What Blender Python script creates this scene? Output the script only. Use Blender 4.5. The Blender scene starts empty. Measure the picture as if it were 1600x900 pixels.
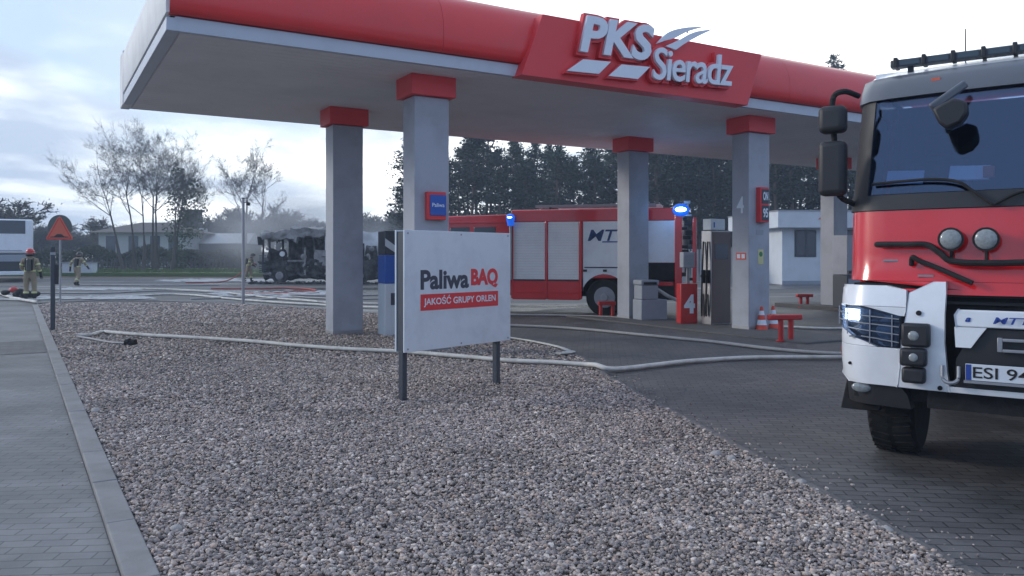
import bpy, math, random
import numpy as np
from mathutils import Vector, Matrix, noise
S = bpy.context.scene
R = math.radians
# ---------------------------------------------------------------- camera, sky, sun, exposure
FPX, EYE, HORIZON = 1250.0, 1.6, 400.0        # focal length and horizon measured on the 1600x900 photograph
cam_d = bpy.data.cameras.new('camera'); cam = bpy.data.objects.new('camera', cam_d)
S.collection.objects.link(cam); S.camera = cam
cam.location = (0, 0, EYE); cam.rotation_euler = (R(90), 0, 0)
cam_d.sensor_width = 36; cam_d.lens = 36 * FPX / 1600; cam_d.shift_y = -(450 - HORIZON) / 1600
cam_d.clip_start = 0.05; cam_d.clip_end = 3000
S.view_settings.view_transform = 'Standard'; S.view_settings.look = 'None'
S.view_settings.exposure = 1.5; S.view_settings.gamma = 1; S.view_settings.use_curve_mapping = False
SUN_AZ, SUN_EL = R(-78), R(20)                # azimuth measured from +Y towards +X
W = bpy.data.worlds.new('World'); S.world = W; W.use_nodes = True
nt = W.node_tree; N = nt.nodes; L = nt.links; N.clear()
def wn(t, **k):
    n = N.new(t)
    for a, b in k.items(): setattr(n, a, b)
    return n
def wmath(op, a, b=None, c=None, clamp=False):
    n = N.new('ShaderNodeMath'); n.operation = op; n.use_clamp = clamp
    for i, x in enumerate((a, b, c)):
        if x is None: continue
        if isinstance(x, (int, float)): n.inputs[i].default_value = x
        else: L.new(x, n.inputs[i])
    return n.outputs[0]
sky = wn('ShaderNodeTexSky', sky_type='NISHITA', sun_disc=False, sun_elevation=SUN_EL, sun_rotation=SUN_AZ)
sky.air_density = 1.0; sky.dust_density = 1.5; sky.ozone_density = 1.5
skyb = wn('ShaderNodeMixRGB', blend_type='MULTIPLY'); skyb.inputs[0].default_value = 1
skyb.inputs[2].default_value = (0.72, 0.92, 1.02, 1); L.new(sky.outputs[0], skyb.inputs[1])
tc = wn('ShaderNodeTexCoord'); sep = wn('ShaderNodeSeparateXYZ'); L.new(tc.outputs['Generated'], sep.inputs[0])
zz = wmath('ADD', wmath('MAXIMUM', sep.outputs[2], 0.0), 0.10)
comb = wn('ShaderNodeCombineXYZ')
L.new(wmath('DIVIDE', sep.outputs[0], zz), comb.inputs[0]); L.new(wmath('DIVIDE', sep.outputs[1], zz), comb.inputs[1])
def wnoise(scale, detail, rough, off):
    mp = wn('ShaderNodeMapping'); L.new(comb.outputs[0], mp.inputs[0]); mp.inputs[1].default_value = off
    mp.inputs[3].default_value = (1.0, 0.75, 1)
    n = wn('ShaderNodeTexNoise'); L.new(mp.outputs[0], n.inputs[0])
    n.inputs['Scale'].default_value = scale; n.inputs['Detail'].default_value = detail; n.inputs['Roughness'].default_value = rough
    return n.outputs[0]
def wramp(x, lo, hi):
    n = wn('ShaderNodeMapRange', interpolation_type='SMOOTHSTEP'); L.new(x, n.inputs[0])
    n.inputs[1].default_value = lo; n.inputs[2].default_value = hi
    return n.outputs[0]
# bright thin cloud round the veiled sun, blue-grey cloud away from it
dotn = wn('ShaderNodeVectorMath', operation='DOT_PRODUCT'); L.new(tc.outputs['Generated'], dotn.inputs[0])
dotn.inputs[1].default_value = Vector((0.10, 1.0, 0.18)).normalized()
glow = wramp(dotn.outputs['Value'], -0.20, 0.95)
body = wramp(wnoise(0.55, 6, 0.55, (3.1, 0.6, 0)), 0.40, 0.62)
cover = wramp(wnoise(0.42, 5, 0.5, (7.7, 2.2, 0)), 0.36, 0.50)
bright = wmath('SUBTRACT', glow, wmath('MULTIPLY', wmath('SUBTRACT', 1.0, body), wmath('SUBTRACT', 1.48, glow)), clamp=True)
cr = wn('ShaderNodeValToRGB'); L.new(bright, cr.inputs[0])
e = cr.color_ramp.elements; e[0].position = 0; e[0].color = (0.175, 0.225, 0.325, 1); e[1].position = 1; e[1].color = (0.98, 0.98, 0.98, 1)
m1 = cr.color_ramp.elements.new(0.45); m1.color = (0.24, 0.285, 0.355, 1)
m2 = cr.color_ramp.elements.new(0.78); m2.color = (0.54, 0.57, 0.58, 1)
bg1 = wn('ShaderNodeBackground'); L.new(skyb.outputs[0], bg1.inputs[0]); bg1.inputs[1].default_value = 0.11
bg2 = wn('ShaderNodeBackground'); L.new(cr.outputs[0], bg2.inputs[0]); bg2.inputs[1].default_value = 1.0
mixb = wn('ShaderNodeMixShader'); L.new(wmath('MAXIMUM', wmath('MAXIMUM', cover, wramp(sep.outputs[2], 0.30, 0.10)), wmath('MULTIPLY', glow, 0.88)), mixb.inputs[0])
L.new(bg1.outputs[0], mixb.inputs[1]); L.new(bg2.outputs[0], mixb.inputs[2])
wo = wn('ShaderNodeOutputWorld'); L.new(mixb.outputs[0], wo.inputs[0])
sd = bpy.data.lights.new('sun', 'SUN'); sd.energy = 0.62; sd.angle = R(14); sd.color = (1, 0.93, 0.84)
so = bpy.data.objects.new('sun', sd); S.collection.objects.link(so)
sv = Vector((math.sin(SUN_AZ) * math.cos(SUN_EL), math.cos(SUN_AZ) * math.cos(SUN_EL), math.sin(SUN_EL)))
so.rotation_euler = sv.to_track_quat('Z', 'Y').to_euler()
S.cycles.volume_step_rate = 2; S.cycles.volume_max_steps = 64

# ---------------------------------------------------------------- helpers
COL = S.collection
def G(px, py, z=0.0):
    Y = (EYE - z) * FPX / (py - HORIZON); return Vector(((px - 800) / FPX * Y, Y, z))
def AT(px, py, Y): return Vector(((px - 800) / FPX * Y, Y, EYE - (py - HORIZON) / FPX * Y))

class MB:
    def __init__(s): s.v = []; s.f = []; s.m = []; s.k = 0
    def add(s, vs, fs):
        b = len(s.v); s.v += [tuple(x) for x in vs]; s.f += [tuple(b + i for i in f) for f in fs]; s.m += [s.k] * len(fs); return s
    def mat(s, k): s.k = k; return s
    def box(s, c, d, rz=0, M=None):
        c = Vector(c); hx, hy, hz = d[0] / 2, d[1] / 2, d[2] / 2
        M = M or Matrix.Rotation(rz, 3, 'Z')
        vs = [c + M @ Vector((x * hx, y * hy, z * hz)) for z in (-1, 1) for x, y in ((-1, -1), (1, -1), (1, 1), (-1, 1))]
        return s.add(vs, [(3, 2, 1, 0), (4, 5, 6, 7), (0, 1, 5, 4), (1, 2, 6, 5), (2, 3, 7, 6), (3, 0, 4, 7)])
    def span(s, a, b):
        return s.box([(a[i] + b[i]) / 2 for i in range(3)], [abs(b[i] - a[i]) for i in range(3)])
    def bar(s, p, q, w, h=None):
        p = Vector(p); q = Vector(q); d = q - p; h = h or w
        M = d.to_track_quat('Z', 'Y').to_matrix()
        return s.box((p + q) / 2, (w, h, d.length), M=M)
    def cone(s, p, q, r0, r1, n=12, cap=True):
        p = Vector(p); q = Vector(q); M = (q - p).to_track_quat('Z', 'Y').to_matrix()
        vs = []
        for c, r in ((p, r0), (q, r1)):
            for i in range(n):
                a = 2 * math.pi * i / n; vs.append(c + M @ Vector((r * math.cos(a), r * math.sin(a), 0)))
        fs = [(i, (i + 1) % n, n + (i + 1) % n, n + i) for i in range(n)]
        if cap: fs += [tuple(range(n - 1, -1, -1)), tuple(range(n, 2 * n))]
        return s.add(vs, fs)
    def tube(s, pts, r, n=8, flat=1.0, cap=True):
        pts = [Vector(p) for p in pts]; vs = []; K = len(pts)
        for i, p in enumerate(pts):
            t = (pts[min(i + 1, K - 1)] - pts[max(i - 1, 0)]).normalized()
            up = Vector((0, 0, 1)) if abs(t.z) < 0.95 else Vector((0, 1, 0))
            a = t.cross(up).normalized(); b = a.cross(t)
            rr = r[i] if isinstance(r, (list, tuple)) else r
            for j in range(n):
                q = 2 * math.pi * j / n; vs.append(p + a * rr * math.cos(q) + b * rr * flat * math.sin(q))
        fs = [(i * n + j, i * n + (j + 1) % n, (i + 1) * n + (j + 1) % n, (i + 1) * n + j) for i in range(K - 1) for j in range(n)]
        if cap: fs += [tuple(range(n - 1, -1, -1)), tuple((K - 1) * n + j for j in range(n))]
        return s.add(vs, fs)
    def ball(s, c, r, n=12, m=8):
        c = Vector(c); r = Vector(r if hasattr(r, '__len__') else (r, r, r)); vs = []
        for i in range(1, m):
            t = math.pi * i / m
            for j in range(n):
                a = 2 * math.pi * j / n; vs.append(c + Vector((r.x * math.sin(t) * math.cos(a), r.y * math.sin(t) * math.sin(a), r.z * math.cos(t))))
        vs += [c + Vector((0, 0, r.z)), c - Vector((0, 0, r.z))]; T = len(vs) - 2
        fs = [(i * n + j, (i + 1) * n + j, (i + 1) * n + (j + 1) % n, i * n + (j + 1) % n) for i in range(m - 2) for j in range(n)]
        fs += [(T, j, (j + 1) % n) for j in range(n)] + [(T + 1, (m - 2) * n + (j + 1) % n, (m - 2) * n + j) for j in range(n)]
        return s.add(vs, fs)
    def prism(s, poly, o, ex, ey, t0, t1):
        """polygon in the plane (o, ex, ey) extruded along ex x ey from t0 to t1"""
        o = Vector(o); ex = Vector(ex); ey = Vector(ey); nz = ex.cross(ey); n = len(poly)
        vs = [o + ex * x + ey * y + nz * t for t in (t0, t1) for x, y in poly]
        fs = [tuple(range(n - 1, -1, -1)), tuple(range(n, 2 * n))] + [(i, (i + 1) % n, n + (i + 1) % n, n + i) for i in range(n)]
        return s.add(vs, fs)
    def disc(s, c, nrm, r, n=20):
        c = Vector(c); M = Vector(nrm).to_track_quat('Z', 'Y').to_matrix()
        return s.add([c + M @ Vector((r * math.cos(2 * math.pi * i / n), r * math.sin(2 * math.pi * i / n), 0)) for i in range(n)], [tuple(range(n))])
    def mesh(s, name, smooth=35):
        me = bpy.data.meshes.new(name); me.from_pydata(s.v, [], s.f); me.polygons.foreach_set('material_index', s.m); me.update()
        if smooth:
            me.shade_smooth(); me.set_sharp_from_angle(angle=R(smooth))
        return me
    def build(s, name, mats, parent=None, bev=0, smooth=35, loc=(0, 0, 0), seg=2):
        me = s.mesh(name, smooth); mats = mats if isinstance(mats, (list, tuple)) else [mats]
        for m in mats: me.materials.append(m)
        o = bpy.data.objects.new(name, me); COL.objects.link(o); o.parent = parent; o.location = loc
        if bev:
            b = o.modifiers.new('bevel', 'BEVEL'); b.width = bev; b.segments = seg; b.limit_method = 'ANGLE'; b.angle_limit = R(40)
        return o
def thing(name, label, cat, loc=(0, 0, 0), rz=0, group=None):
    o = bpy.data.objects.new(name, None); COL.objects.link(o); o.location = loc; o.rotation_euler = (0, 0, rz)
    o.empty_display_size = 0.2
    return tag(o, label, cat, group)
def tag(o, label=None, cat=None, group=None, kind=None):
    if label: o['label'] = label
    if cat: o['category'] = cat
    if group: o['group'] = group
    if kind: o['kind'] = kind
    return o
def copy_tree(o, parent=None, loc=None, rz=None, scale=None, label=None):
    kids = [c for c in bpy.data.objects if c.parent == o]
    c = o.copy(); COL.objects.link(c); c.parent = parent
    if loc is not None: c.location = loc
    if rz is not None: c.rotation_euler = (0, 0, rz)
    if scale is not None: c.scale = (scale,) * 3 if not hasattr(scale, '__len__') else scale
    if label: c['label'] = label
    for k in kids: copy_tree(k, c)
    return c
def smooth_path(P, n=8):
    P = [Vector(p) for p in P]; Q = [P[0] * 2 - P[1]] + P + [P[-1] * 2 - P[-2]]; out = []
    for i in range(1, len(Q) - 2):
        a, b, c, d = Q[i - 1:i + 3]
        for k in range(n):
            t = k / n
            out.append(0.5 * ((2 * b) + (c - a) * t + (2 * a - 5 * b + 4 * c - d) * t * t + (3 * b - a - 3 * c + d) * t ** 3))
    return out + [P[-1]]
def text(name, body, mat, parent, o, ex, ey, w, h, depth=0.003, bold=0.0, shear=0.0, off=0.0, space=1.0):
    """lettering stretched to a w x h box on the plane (o, ex, ey); depth is along ex x ey"""
    c = bpy.data.curves.new('t', 'FONT'); c.body = body; c.size = 1; c.offset = bold; c.shear = shear; c.space_character = space
    c.extrude = 0.5; c.resolution_u = 4
    t = bpy.data.objects.new('t', c); COL.objects.link(t)
    dg = bpy.context.evaluated_depsgraph_get(); dg.update()
    me = bpy.data.meshes.new_from_object(t.evaluated_get(dg)); bpy.data.objects.remove(t); bpy.data.curves.remove(c)
    v = np.zeros(len(me.vertices) * 3); me.vertices.foreach_get('co', v); v = v.reshape(-1, 3)
    lo, hi = v.min(0), v.max(0); o = Vector(o); ex = Vector(ex); ey = Vector(ey); nz = ex.cross(ey)
    B = np.array([ex * w, ey * h, nz * depth]); u = (v - lo) / (hi - lo)
    v2 = u @ B + np.array(o + nz * off); me.vertices.foreach_set('co', v2.ravel()); me.name = name; me.materials.clear(); me.materials.append(mat); me.update()
    ob = bpy.data.objects.new(name, me); COL.objects.link(ob); ob.parent = parent
    return ob

# ---------------------------------------------------------------- materials
MATS = {}
def mk(name, c, rough=0.6, metal=0.0, var=0.12, scale=6.0, bump=0.0, bscale=60, spec=0.5, coat=0.0, emit=None, es=0, dirt=None, dscale=1.5, damt=0.5, rndobj=0):
    m = bpy.data.materials.new(name); m.use_nodes = True; t = m.node_tree; p = t.nodes['Principled BSDF']; MATS[name] = m
    p.inputs['Roughness'].default_value = rough; p.inputs['Metallic'].default_value = metal
    p.inputs['Specular IOR Level'].default_value = spec; p.inputs['Coat Weight'].default_value = coat; p.inputs['Coat Roughness'].default_value = 0.08
    co = t.nodes.new('ShaderNodeTexCoord')
    n = t.nodes.new('ShaderNodeTexNoise'); n.inputs['Scale'].default_value = scale; n.inputs['Detail'].default_value = 5
    t.links.new(co.outputs['Object'], n.inputs[0])
    mx = t.nodes.new('ShaderNodeMixRGB'); t.links.new(n.outputs[0], mx.inputs[0])
    mx.inputs[1].default_value = (*[x * (1 - var) for x in c], 1); mx.inputs[2].default_value = (*[min(1, x * (1 + var)) for x in c], 1)
    out = mx.outputs[0]
    if dirt:
        n2 = t.nodes.new('ShaderNodeTexNoise'); n2.inputs['Scale'].default_value = dscale; n2.inputs['Detail'].default_value = 8; n2.inputs['Roughness'].default_value = 0.65
        t.links.new(co.outputs['Object'], n2.inputs[0])
        r = t.nodes.new('ShaderNodeMapRange'); t.links.new(n2.outputs[0], r.inputs[0]); r.inputs[1].default_value = 0.45; r.inputs[2].default_value = 0.72; r.inputs[4].default_value = damt
        m2 = t.nodes.new('ShaderNodeMixRGB'); t.links.new(r.outputs[0], m2.inputs[0]); t.links.new(out, m2.inputs[1]); m2.inputs[2].default_value = (*dirt, 1); out = m2.outputs[0]
    if rndobj:
        oi = t.nodes.new('ShaderNodeObjectInfo'); hs = t.nodes.new('ShaderNodeHueSaturation')
        r = t.nodes.new('ShaderNodeMapRange'); t.links.new(oi.outputs['Random'], r.inputs[0]); r.inputs[3].default_value = 1 - rndobj; r.inputs[4].default_value = 1 + rndobj
        t.links.new(r.outputs[0], hs.inputs['Value']); t.links.new(out, hs.inputs['Color']); out = hs.outputs[0]
    t.links.new(out, p.inputs['Base Color'])
    if bump:
        b = t.nodes.new('ShaderNodeBump'); b.inputs['Strength'].default_value = bump; b.inputs['Distance'].default_value = 0.01
        n3 = t.nodes.new('ShaderNodeTexNoise'); n3.inputs['Scale'].default_value = bscale; n3.inputs['Detail'].default_value = 4
        t.links.new(co.outputs['Object'], n3.inputs[0]); t.links.new(n3.outputs[0], b.inputs['Height']); t.links.new(b.outputs[0], p.inputs['Normal'])
    if emit: p.inputs['Emission Color'].default_value = (*emit, 1); p.inputs['Emission Strength'].default_value = es
    return m
M_red = mk('red_sheet', (0.74, 0.035, 0.035), 0.36, var=0.05, scale=1.2, coat=0.25, dirt=(0.30, 0.05, 0.05), dscale=0.8, damt=0.3)
M_redsign = mk('red_sign', (0.72, 0.05, 0.055), 0.45, var=0.04, scale=1.5)
M_redpaint = mk('red_paint', (0.55, 0.03, 0.03), 0.4, var=0.1, bump=0.1, dirt=(0.25, 0.04, 0.03), dscale=9)
M_white = mk('white_sheet', (0.72, 0.72, 0.72), 0.45, var=0.04, scale=2, dirt=(0.42, 0.41, 0.40), dscale=1.3, damt=0.5)
M_band = mk('pale_band', (0.50, 0.55, 0.62), 0.4, var=0.05, scale=2, dirt=(0.36, 0.38, 0.42), dscale=2, damt=0.4)
M_board = mk('board_white', (0.68, 0.74, 0.78), 0.38, var=0.03, scale=1.2, dirt=(0.48, 0.52, 0.55), dscale=2.6, damt=0.55)
M_letter = mk('letter_white', (0.74, 0.80, 0.86), 0.4, var=0.03)
M_colm = mk('column_grey', (0.38, 0.40, 0.45), 0.5, var=0.05, scale=2.5, bump=0.05, dirt=(0.23, 0.24, 0.27), dscale=1.6, damt=0.6)
M_dark = mk('dark_plastic', (0.022, 0.023, 0.026), 0.5, var=0.2, scale=10, bump=0.05)
M_black = mk('black_rubber', (0.012, 0.012, 0.013), 0.85, var=0.25, scale=20, bump=0.2, dirt=(0.05, 0.045, 0.04), dscale=6, damt=0.5)
M_post = mk('dark_post', (0.05, 0.06, 0.075), 0.45, var=0.1)
M_galv = mk('galvanised', (0.34, 0.35, 0.37), 0.45, 0.6, var=0.12, scale=12)
M_steel = mk('brushed_steel', (0.42, 0.41, 0.41), 0.33, 0.85, var=0.1, scale=5, bump=0.04, bscale=140, dirt=(0.28, 0.26, 0.26), dscale=3)
M_greyp = mk('grey_plastic', (0.30, 0.33, 0.37), 0.6, var=0.1, bump=0.05)
M_blue = mk('blue_panel', (0.02, 0.10, 0.42), 0.4, var=0.05)
M_hose = mk('hose_canvas', (0.66, 0.64, 0.58), 0.85, var=0.10, scale=25, bump=0.4, bscale=220, dirt=(0.36, 0.34, 0.31), dscale=3.5, damt=0.7)
M_hose2 = mk('hose_grey', (0.40, 0.39, 0.38), 0.85, var=0.15, scale=25, bump=0.4, bscale=220, dirt=(0.22, 0.21, 0.2), dscale=3)
M_hosered = mk('hose_red', (0.42, 0.08, 0.06), 0.8, var=0.15)
M_kerb = mk('kerb_concrete', (0.27, 0.265, 0.26), 0.9, var=0.14, scale=9, bump=0.4, bscale=120, dirt=(0.16, 0.155, 0.15), dscale=3, damt=0.6)
M_slab = mk('slab_concrete', (0.115, 0.113, 0.112), 0.85, var=0.15, scale=5, bump=0.3, bscale=90, dirt=(0.06, 0.06, 0.06), dscale=2)
M_soil = mk('soil', (0.10, 0.075, 0.06), 0.95, var=0.3, scale=5, bump=0.5)
M_bark = mk('bark', (0.085, 0.07, 0.06), 0.9, var=0.3, scale=3, bump=0.5, bscale=20)
M_twig = mk('twig', (0.10, 0.085, 0.08), 0.9, var=0.2, rndobj=0.15)
M_bud = mk('bud', (0.15, 0.16, 0.075), 0.8, var=0.3, scale=1)
M_ivy = mk('ivy', (0.07, 0.10, 0.045), 0.7, var=0.4, scale=1.5)
M_needle = mk('needle', (0.030, 0.045, 0.028), 0.8, var=0.45, scale=0.7, rndobj=0.35)
M_pbark = mk('pine_bark', (0.12, 0.085, 0.065), 0.9, var=0.3, scale=3, rndobj=0.3)
M_char = mk('charred', (0.015, 0.015, 0.017), 0.9, var=0.5, scale=4, bump=1.0, bscale=12, dirt=(0.16, 0.155, 0.15), dscale=2.6, damt=0.8)
M_ash = mk('ash', (0.30, 0.29, 0.28), 0.95, var=0.3, scale=3, bump=1.0, bscale=9, dirt=(0.05, 0.05, 0.05), dscale=1.8, damt=0.8)
M_glass_d = mk('dark_glass', (0.02, 0.03, 0.045), 0.08, var=0.1, spec=0.8)
M_lamp = mk('lamp_glass', (0.27, 0.29, 0.29), 0.12, var=0.5, scale=50, spec=0.8)
M_lit = mk('lit_lamp', (0.9, 0.9, 0.9), 0.3, emit=(0.92, 0.96, 1.0), es=6)
M_bluelit = mk('lit_beacon', (0.1, 0.3, 0.9), 0.2, emit=(0.35, 0.75, 1.0), es=7)
M_bluel = mk('beacon_blue', (0.02, 0.12, 0.6), 0.15, var=0.1, emit=(0.01, 0.10, 0.6), es=0.35)
M_truckred = mk('engine_red', (0.66, 0.014, 0.02), 0.22, var=0.05, scale=1.5, coat=0.7, dirt=(0.28, 0.03, 0.03), dscale=1.6, damt=0.30)
M_truckwhite = mk('engine_white', (0.80, 0.83, 0.86), 0.28, var=0.03, scale=1.5, coat=0.5, dirt=(0.5, 0.5, 0.5), dscale=2.5, damt=0.3)
M_shutter = mk('shutter_alu', (0.88, 0.88, 0.88), 0.5, 0.0, var=0.03, scale=2, dirt=(.6, .6, .6), dscale=1.2, damt=.4)
M_suit = mk('turnout_suit', (0.30, 0.24, 0.16), 0.9, var=0.25, scale=9, bump=0.4, bscale=40)
M_band2 = mk('reflective_band', (0.62, 0.66, 0.30), 0.35, var=0.15, scale=12)
M_skin = mk('skin', (0.45, 0.28, 0.22), 0.6, var=0.05)
M_helm_r = mk('helmet_red', (0.55, 0.03, 0.03), 0.3, var=0.1)
M_helm_d = mk('helmet_dark', (0.05, 0.05, 0.045), 0.35, var=0.1)
M_orange = mk('sign_orange', (0.65, 0.13, 0.07), 0.5, var=0.06)
M_roofd = mk('roof_dark', (0.10, 0.085, 0.08), 0.85, var=0.2, scale=3)
M_house = mk('house_wall', (0.50, 0.50, 0.50), 0.85, var=0.06)
M_kiosk = mk('kiosk_wall', (0.62, 0.66, 0.70), 0.6, var=0.04, dirt=(0.42, 0.44, 0.47), dscale=1.5, damt=0.4)
M_foam = mk('foam', (0.42, 0.43, 0.44), 0.7, var=0.1, scale=2)
M_orange2 = mk('cone_orange', (0.70, 0.08, 0.04), 0.45, var=0.08)
M_paper = mk('paper', (0.8, 0.8, 0.78), 0.8, var=0.03)

def wire_paver(name, c1, c2, cm, rot, bw, rh, rough=0.8, bump=0.6, wet=0.0, scale=1.0):
    m = bpy.data.materials.new(name); m.use_nodes = True; t = m.node_tree; p = t.nodes['Principled BSDF']
    co = t.nodes.new('ShaderNodeTexCoord'); mp = t.nodes.new('ShaderNodeMapping'); t.links.new(co.outputs['Object'], mp.inputs[0])
    mp.inputs[2].default_value = (0, 0, rot)
    # a little wobble so the courses are not ruler-straight
    wz = t.nodes.new('ShaderNodeTexNoise'); wz.inputs['Scale'].default_value = 1.3; t.links.new(mp.outputs[0], wz.inputs[0])
    wa = t.nodes.new('ShaderNodeVectorMath'); wa.operation = 'MULTIPLY_ADD'; t.links.new(wz.outputs['Color'], wa.inputs[0]); wa.inputs[1].default_value = (0.05, 0.05, 0); t.links.new(mp.outputs[0], wa.inputs[2])
    b = t.nodes.new('ShaderNodeTexBrick'); t.links.new(wa.outputs[0], b.inputs[0]); b.offset = 0.5
    b.inputs['Color1'].default_value = (*c1, 1); b.inputs['Color2'].default_value = (*c2, 1); b.inputs['Mortar'].default_value = (*cm, 1)
    b.inputs['Scale'].default_value = 1.0; b.inputs['Brick Width'].default_value = bw; b.inputs['Row Height'].default_value = rh
    b.inputs['Mortar Size'].default_value = 0.006; b.inputs['Mortar Smooth'].default_value = 0.4; b.inputs['Bias'].default_value = 0
    n = t.nodes.new('ShaderNodeTexNoise'); n.inputs['Scale'].default_value = 0.7; n.inputs['Detail'].default_value = 9; n.inputs['Roughness'].default_value = 0.65
    t.links.new(co.outputs['Object'], n.inputs[0])
    r = t.nodes.new('ShaderNodeMapRange'); t.links.new(n.outputs[0], r.inputs[0]); r.inputs[1].default_value = 0.3; r.inputs[2].default_value = 0.7; r.inputs[3].default_value = 0.50; r.inputs[4].default_value = 1.4
    mx = t.nodes.new('ShaderNodeMixRGB'); mx.blend_type = 'MULTIPLY'; mx.inputs[0].default_value = 1; t.links.new(b.outputs[0], mx.inputs[1]); t.links.new(r.outputs[0], mx.inputs[2])
    t.links.new(mx.outputs[0], p.inputs['Base Color'])
    rr = t.nodes.new('ShaderNodeMapRange'); t.links.new(n.outputs[0], rr.inputs[0]); rr.inputs[1].default_value = 0.35; rr.inputs[2].default_value = 0.65; rr.inputs[3].default_value = rough - wet; rr.inputs[4].default_value = rough
    t.links.new(rr.outputs[0], p.inputs['Roughness'])
    n2 = t.nodes.new('ShaderNodeTexNoise'); n2.inputs['Scale'].default_value = 90; t.links.new(co.outputs['Object'], n2.inputs[0])
    ad = t.nodes.new('ShaderNodeMath'); ad.operation = 'MULTIPLY_ADD'; t.links.new(n2.outputs[0], ad.inputs[0]); ad.inputs[1].default_value = 0.3
    iv = t.nodes.new('ShaderNodeMath'); iv.operation = 'SUBTRACT'; iv.inputs[0].default_value = 1; t.links.new(b.outputs['Fac'], iv.inputs[1]); t.links.new(iv.outputs[0], ad.inputs[2])
    bp = t.nodes.new('ShaderNodeBump'); bp.inputs['Strength'].default_value = bump; bp.inputs['Distance'].default_value = 0.008; t.links.new(ad.outputs[0], bp.inputs['Height']); t.links.new(bp.outputs[0], p.inputs['Normal'])
    return m
M_apron = wire_paver('apron_paver', (0.095, 0.092, 0.091), (0.135, 0.13, 0.126), (0.035, 0.034, 0.034), R(6), 0.2, 0.1, 0.75, 0.8, 0.25)
M_path = wire_paver('path_paver', (0.185, 0.185, 0.185), (0.215, 0.213, 0.21), (0.12, 0.12, 0.12), R(-4), 0.2, 0.1, 0.8, 0.5, 0.15)
M_pathd = wire_paver('path_paver_dark', (0.085, 0.085, 0.085), (0.12, 0.12, 0.12), (0.03, 0.03, 0.03), R(-4), 0.2, 0.2, 0.75, 0.9, 0.2)
def wire_road():
    m = bpy.data.materials.new('asphalt'); m.use_nodes = True; t = m.node_tree; p = t.nodes['Principled BSDF']
    co = t.nodes.new('ShaderNodeTexCoord'); mp = t.nodes.new('ShaderNodeMapping'); mp.inputs[3].default_value = (0.25, 1, 1); t.links.new(co.outputs['Object'], mp.inputs[0])
    n = t.nodes.new('ShaderNodeTexNoise'); n.inputs['Scale'].default_value = 0.22; n.inputs['Detail'].default_value = 9; n.inputs['Roughness'].default_value = 0.6; t.links.new(mp.outputs[0], n.inputs[0])
    cr = t.nodes.new('ShaderNodeValToRGB'); t.links.new(n.outputs[0], cr.inputs[0]); e = cr.color_ramp.elements
    e[0].position = 0.36; e[0].color = (0.055, 0.055, 0.057, 1); e[1].position = 0.62; e[1].color = (0.125, 0.12, 0.115, 1)
    t.links.new(cr.outputs[0], p.inputs['Base Color'])
    r = t.nodes.new('ShaderNodeMapRange'); t.links.new(n.outputs[0], r.inputs[0]); r.inputs[1].default_value = 0.4; r.inputs[2].default_value = 0.55; r.inputs[3].default_value = 0.22; r.inputs[4].default_value = 0.8
    t.links.new(r.outputs[0], p.inputs['Roughness'])
    n2 = t.nodes.new('ShaderNodeTexNoise'); n2.inputs['Scale'].default_value = 40; t.links.new(co.outputs['Object'], n2.inputs[0])
    bp = t.nodes.new('ShaderNodeBump'); bp.inputs['Strength'].default_value = 0.25; bp.inputs['Distance'].default_value = 0.006; t.links.new(n2.outputs[0], bp.inputs['Height']); t.links.new(bp.outputs[0], p.inputs['Normal'])
    return m
M_road = wire_road()
M_grass = mk('grass', (0.085, 0.135, 0.035), 0.95, var=0.3, scale=0.8, bump=0.6, bscale=8, dirt=(0.13, 0.12, 0.06), dscale=0.3)
M_field = mk('field', (0.10, 0.10, 0.06), 0.95, var=0.3, scale=0.3)
def wire_soffit():
    m = mk('soffit_slats', (0.80, 0.79, 0.80), 0.5, var=0.05, scale=1.0, dirt=(0.66, 0.65, 0.66), dscale=0.8, damt=0.6)
    t = m.node_tree; p = t.nodes['Principled BSDF']; co = t.nodes['Texture Coordinate']
    w = t.nodes.new('ShaderNodeTexWave'); w.bands_direction = 'Y'; w.wave_profile = 'SAW'; w.inputs['Scale'].default_value = 1.6; t.links.new(co.outputs['Object'], w.inputs[0])
    b = t.nodes.new('ShaderNodeBump'); b.inputs['Strength'].default_value = 1.0; b.inputs['Distance'].default_value = 0.06; t.links.new(w.outputs['Fac'], b.inputs['Height']); t.links.new(b.outputs[0], p.inputs['Normal'])
    return m
M_soffit = wire_soffit()
def wire_screen():
    m = bpy.data.materials.new('windscreen_glass'); m.use_nodes = True; t = m.node_tree; t.nodes.remove(t.nodes['Principled BSDF'])
    tr = t.nodes.new('ShaderNodeBsdfTransparent'); tr.inputs[0].default_value = (0.62, 0.72, 0.86, 1)
    gl = t.nodes.new('ShaderNodeBsdfGlossy'); gl.inputs['Roughness'].default_value = 0.02; gl.inputs[0].default_value = (0.36, 0.45, 0.60, 1)
    fr = t.nodes.new('ShaderNodeLayerWeight'); fr.inputs[0].default_value = 0.5; pw = t.nodes.new('ShaderNodeMath'); pw.operation = 'POWER'; pw.inputs[1].default_value = 4.0; t.links.new(fr.outputs['Facing'], pw.inputs[0])
    ad = t.nodes.new('ShaderNodeMath'); ad.operation = 'MULTIPLY_ADD'; ad.use_clamp = True; ad.inputs[1].default_value = 0.85; ad.inputs[2].default_value = 0.17; t.links.new(pw.outputs[0], ad.inputs[0])
    mx = t.nodes.new('ShaderNodeMixShader'); t.links.new(ad.outputs[0], mx.inputs[0]); t.links.new(tr.outputs[0], mx.inputs[1]); t.links.new(gl.outputs[0], mx.inputs[2])
    t.links.new(mx.outputs[0], t.nodes['Material Output'].inputs[0]); return m
M_screen = wire_screen()
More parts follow.
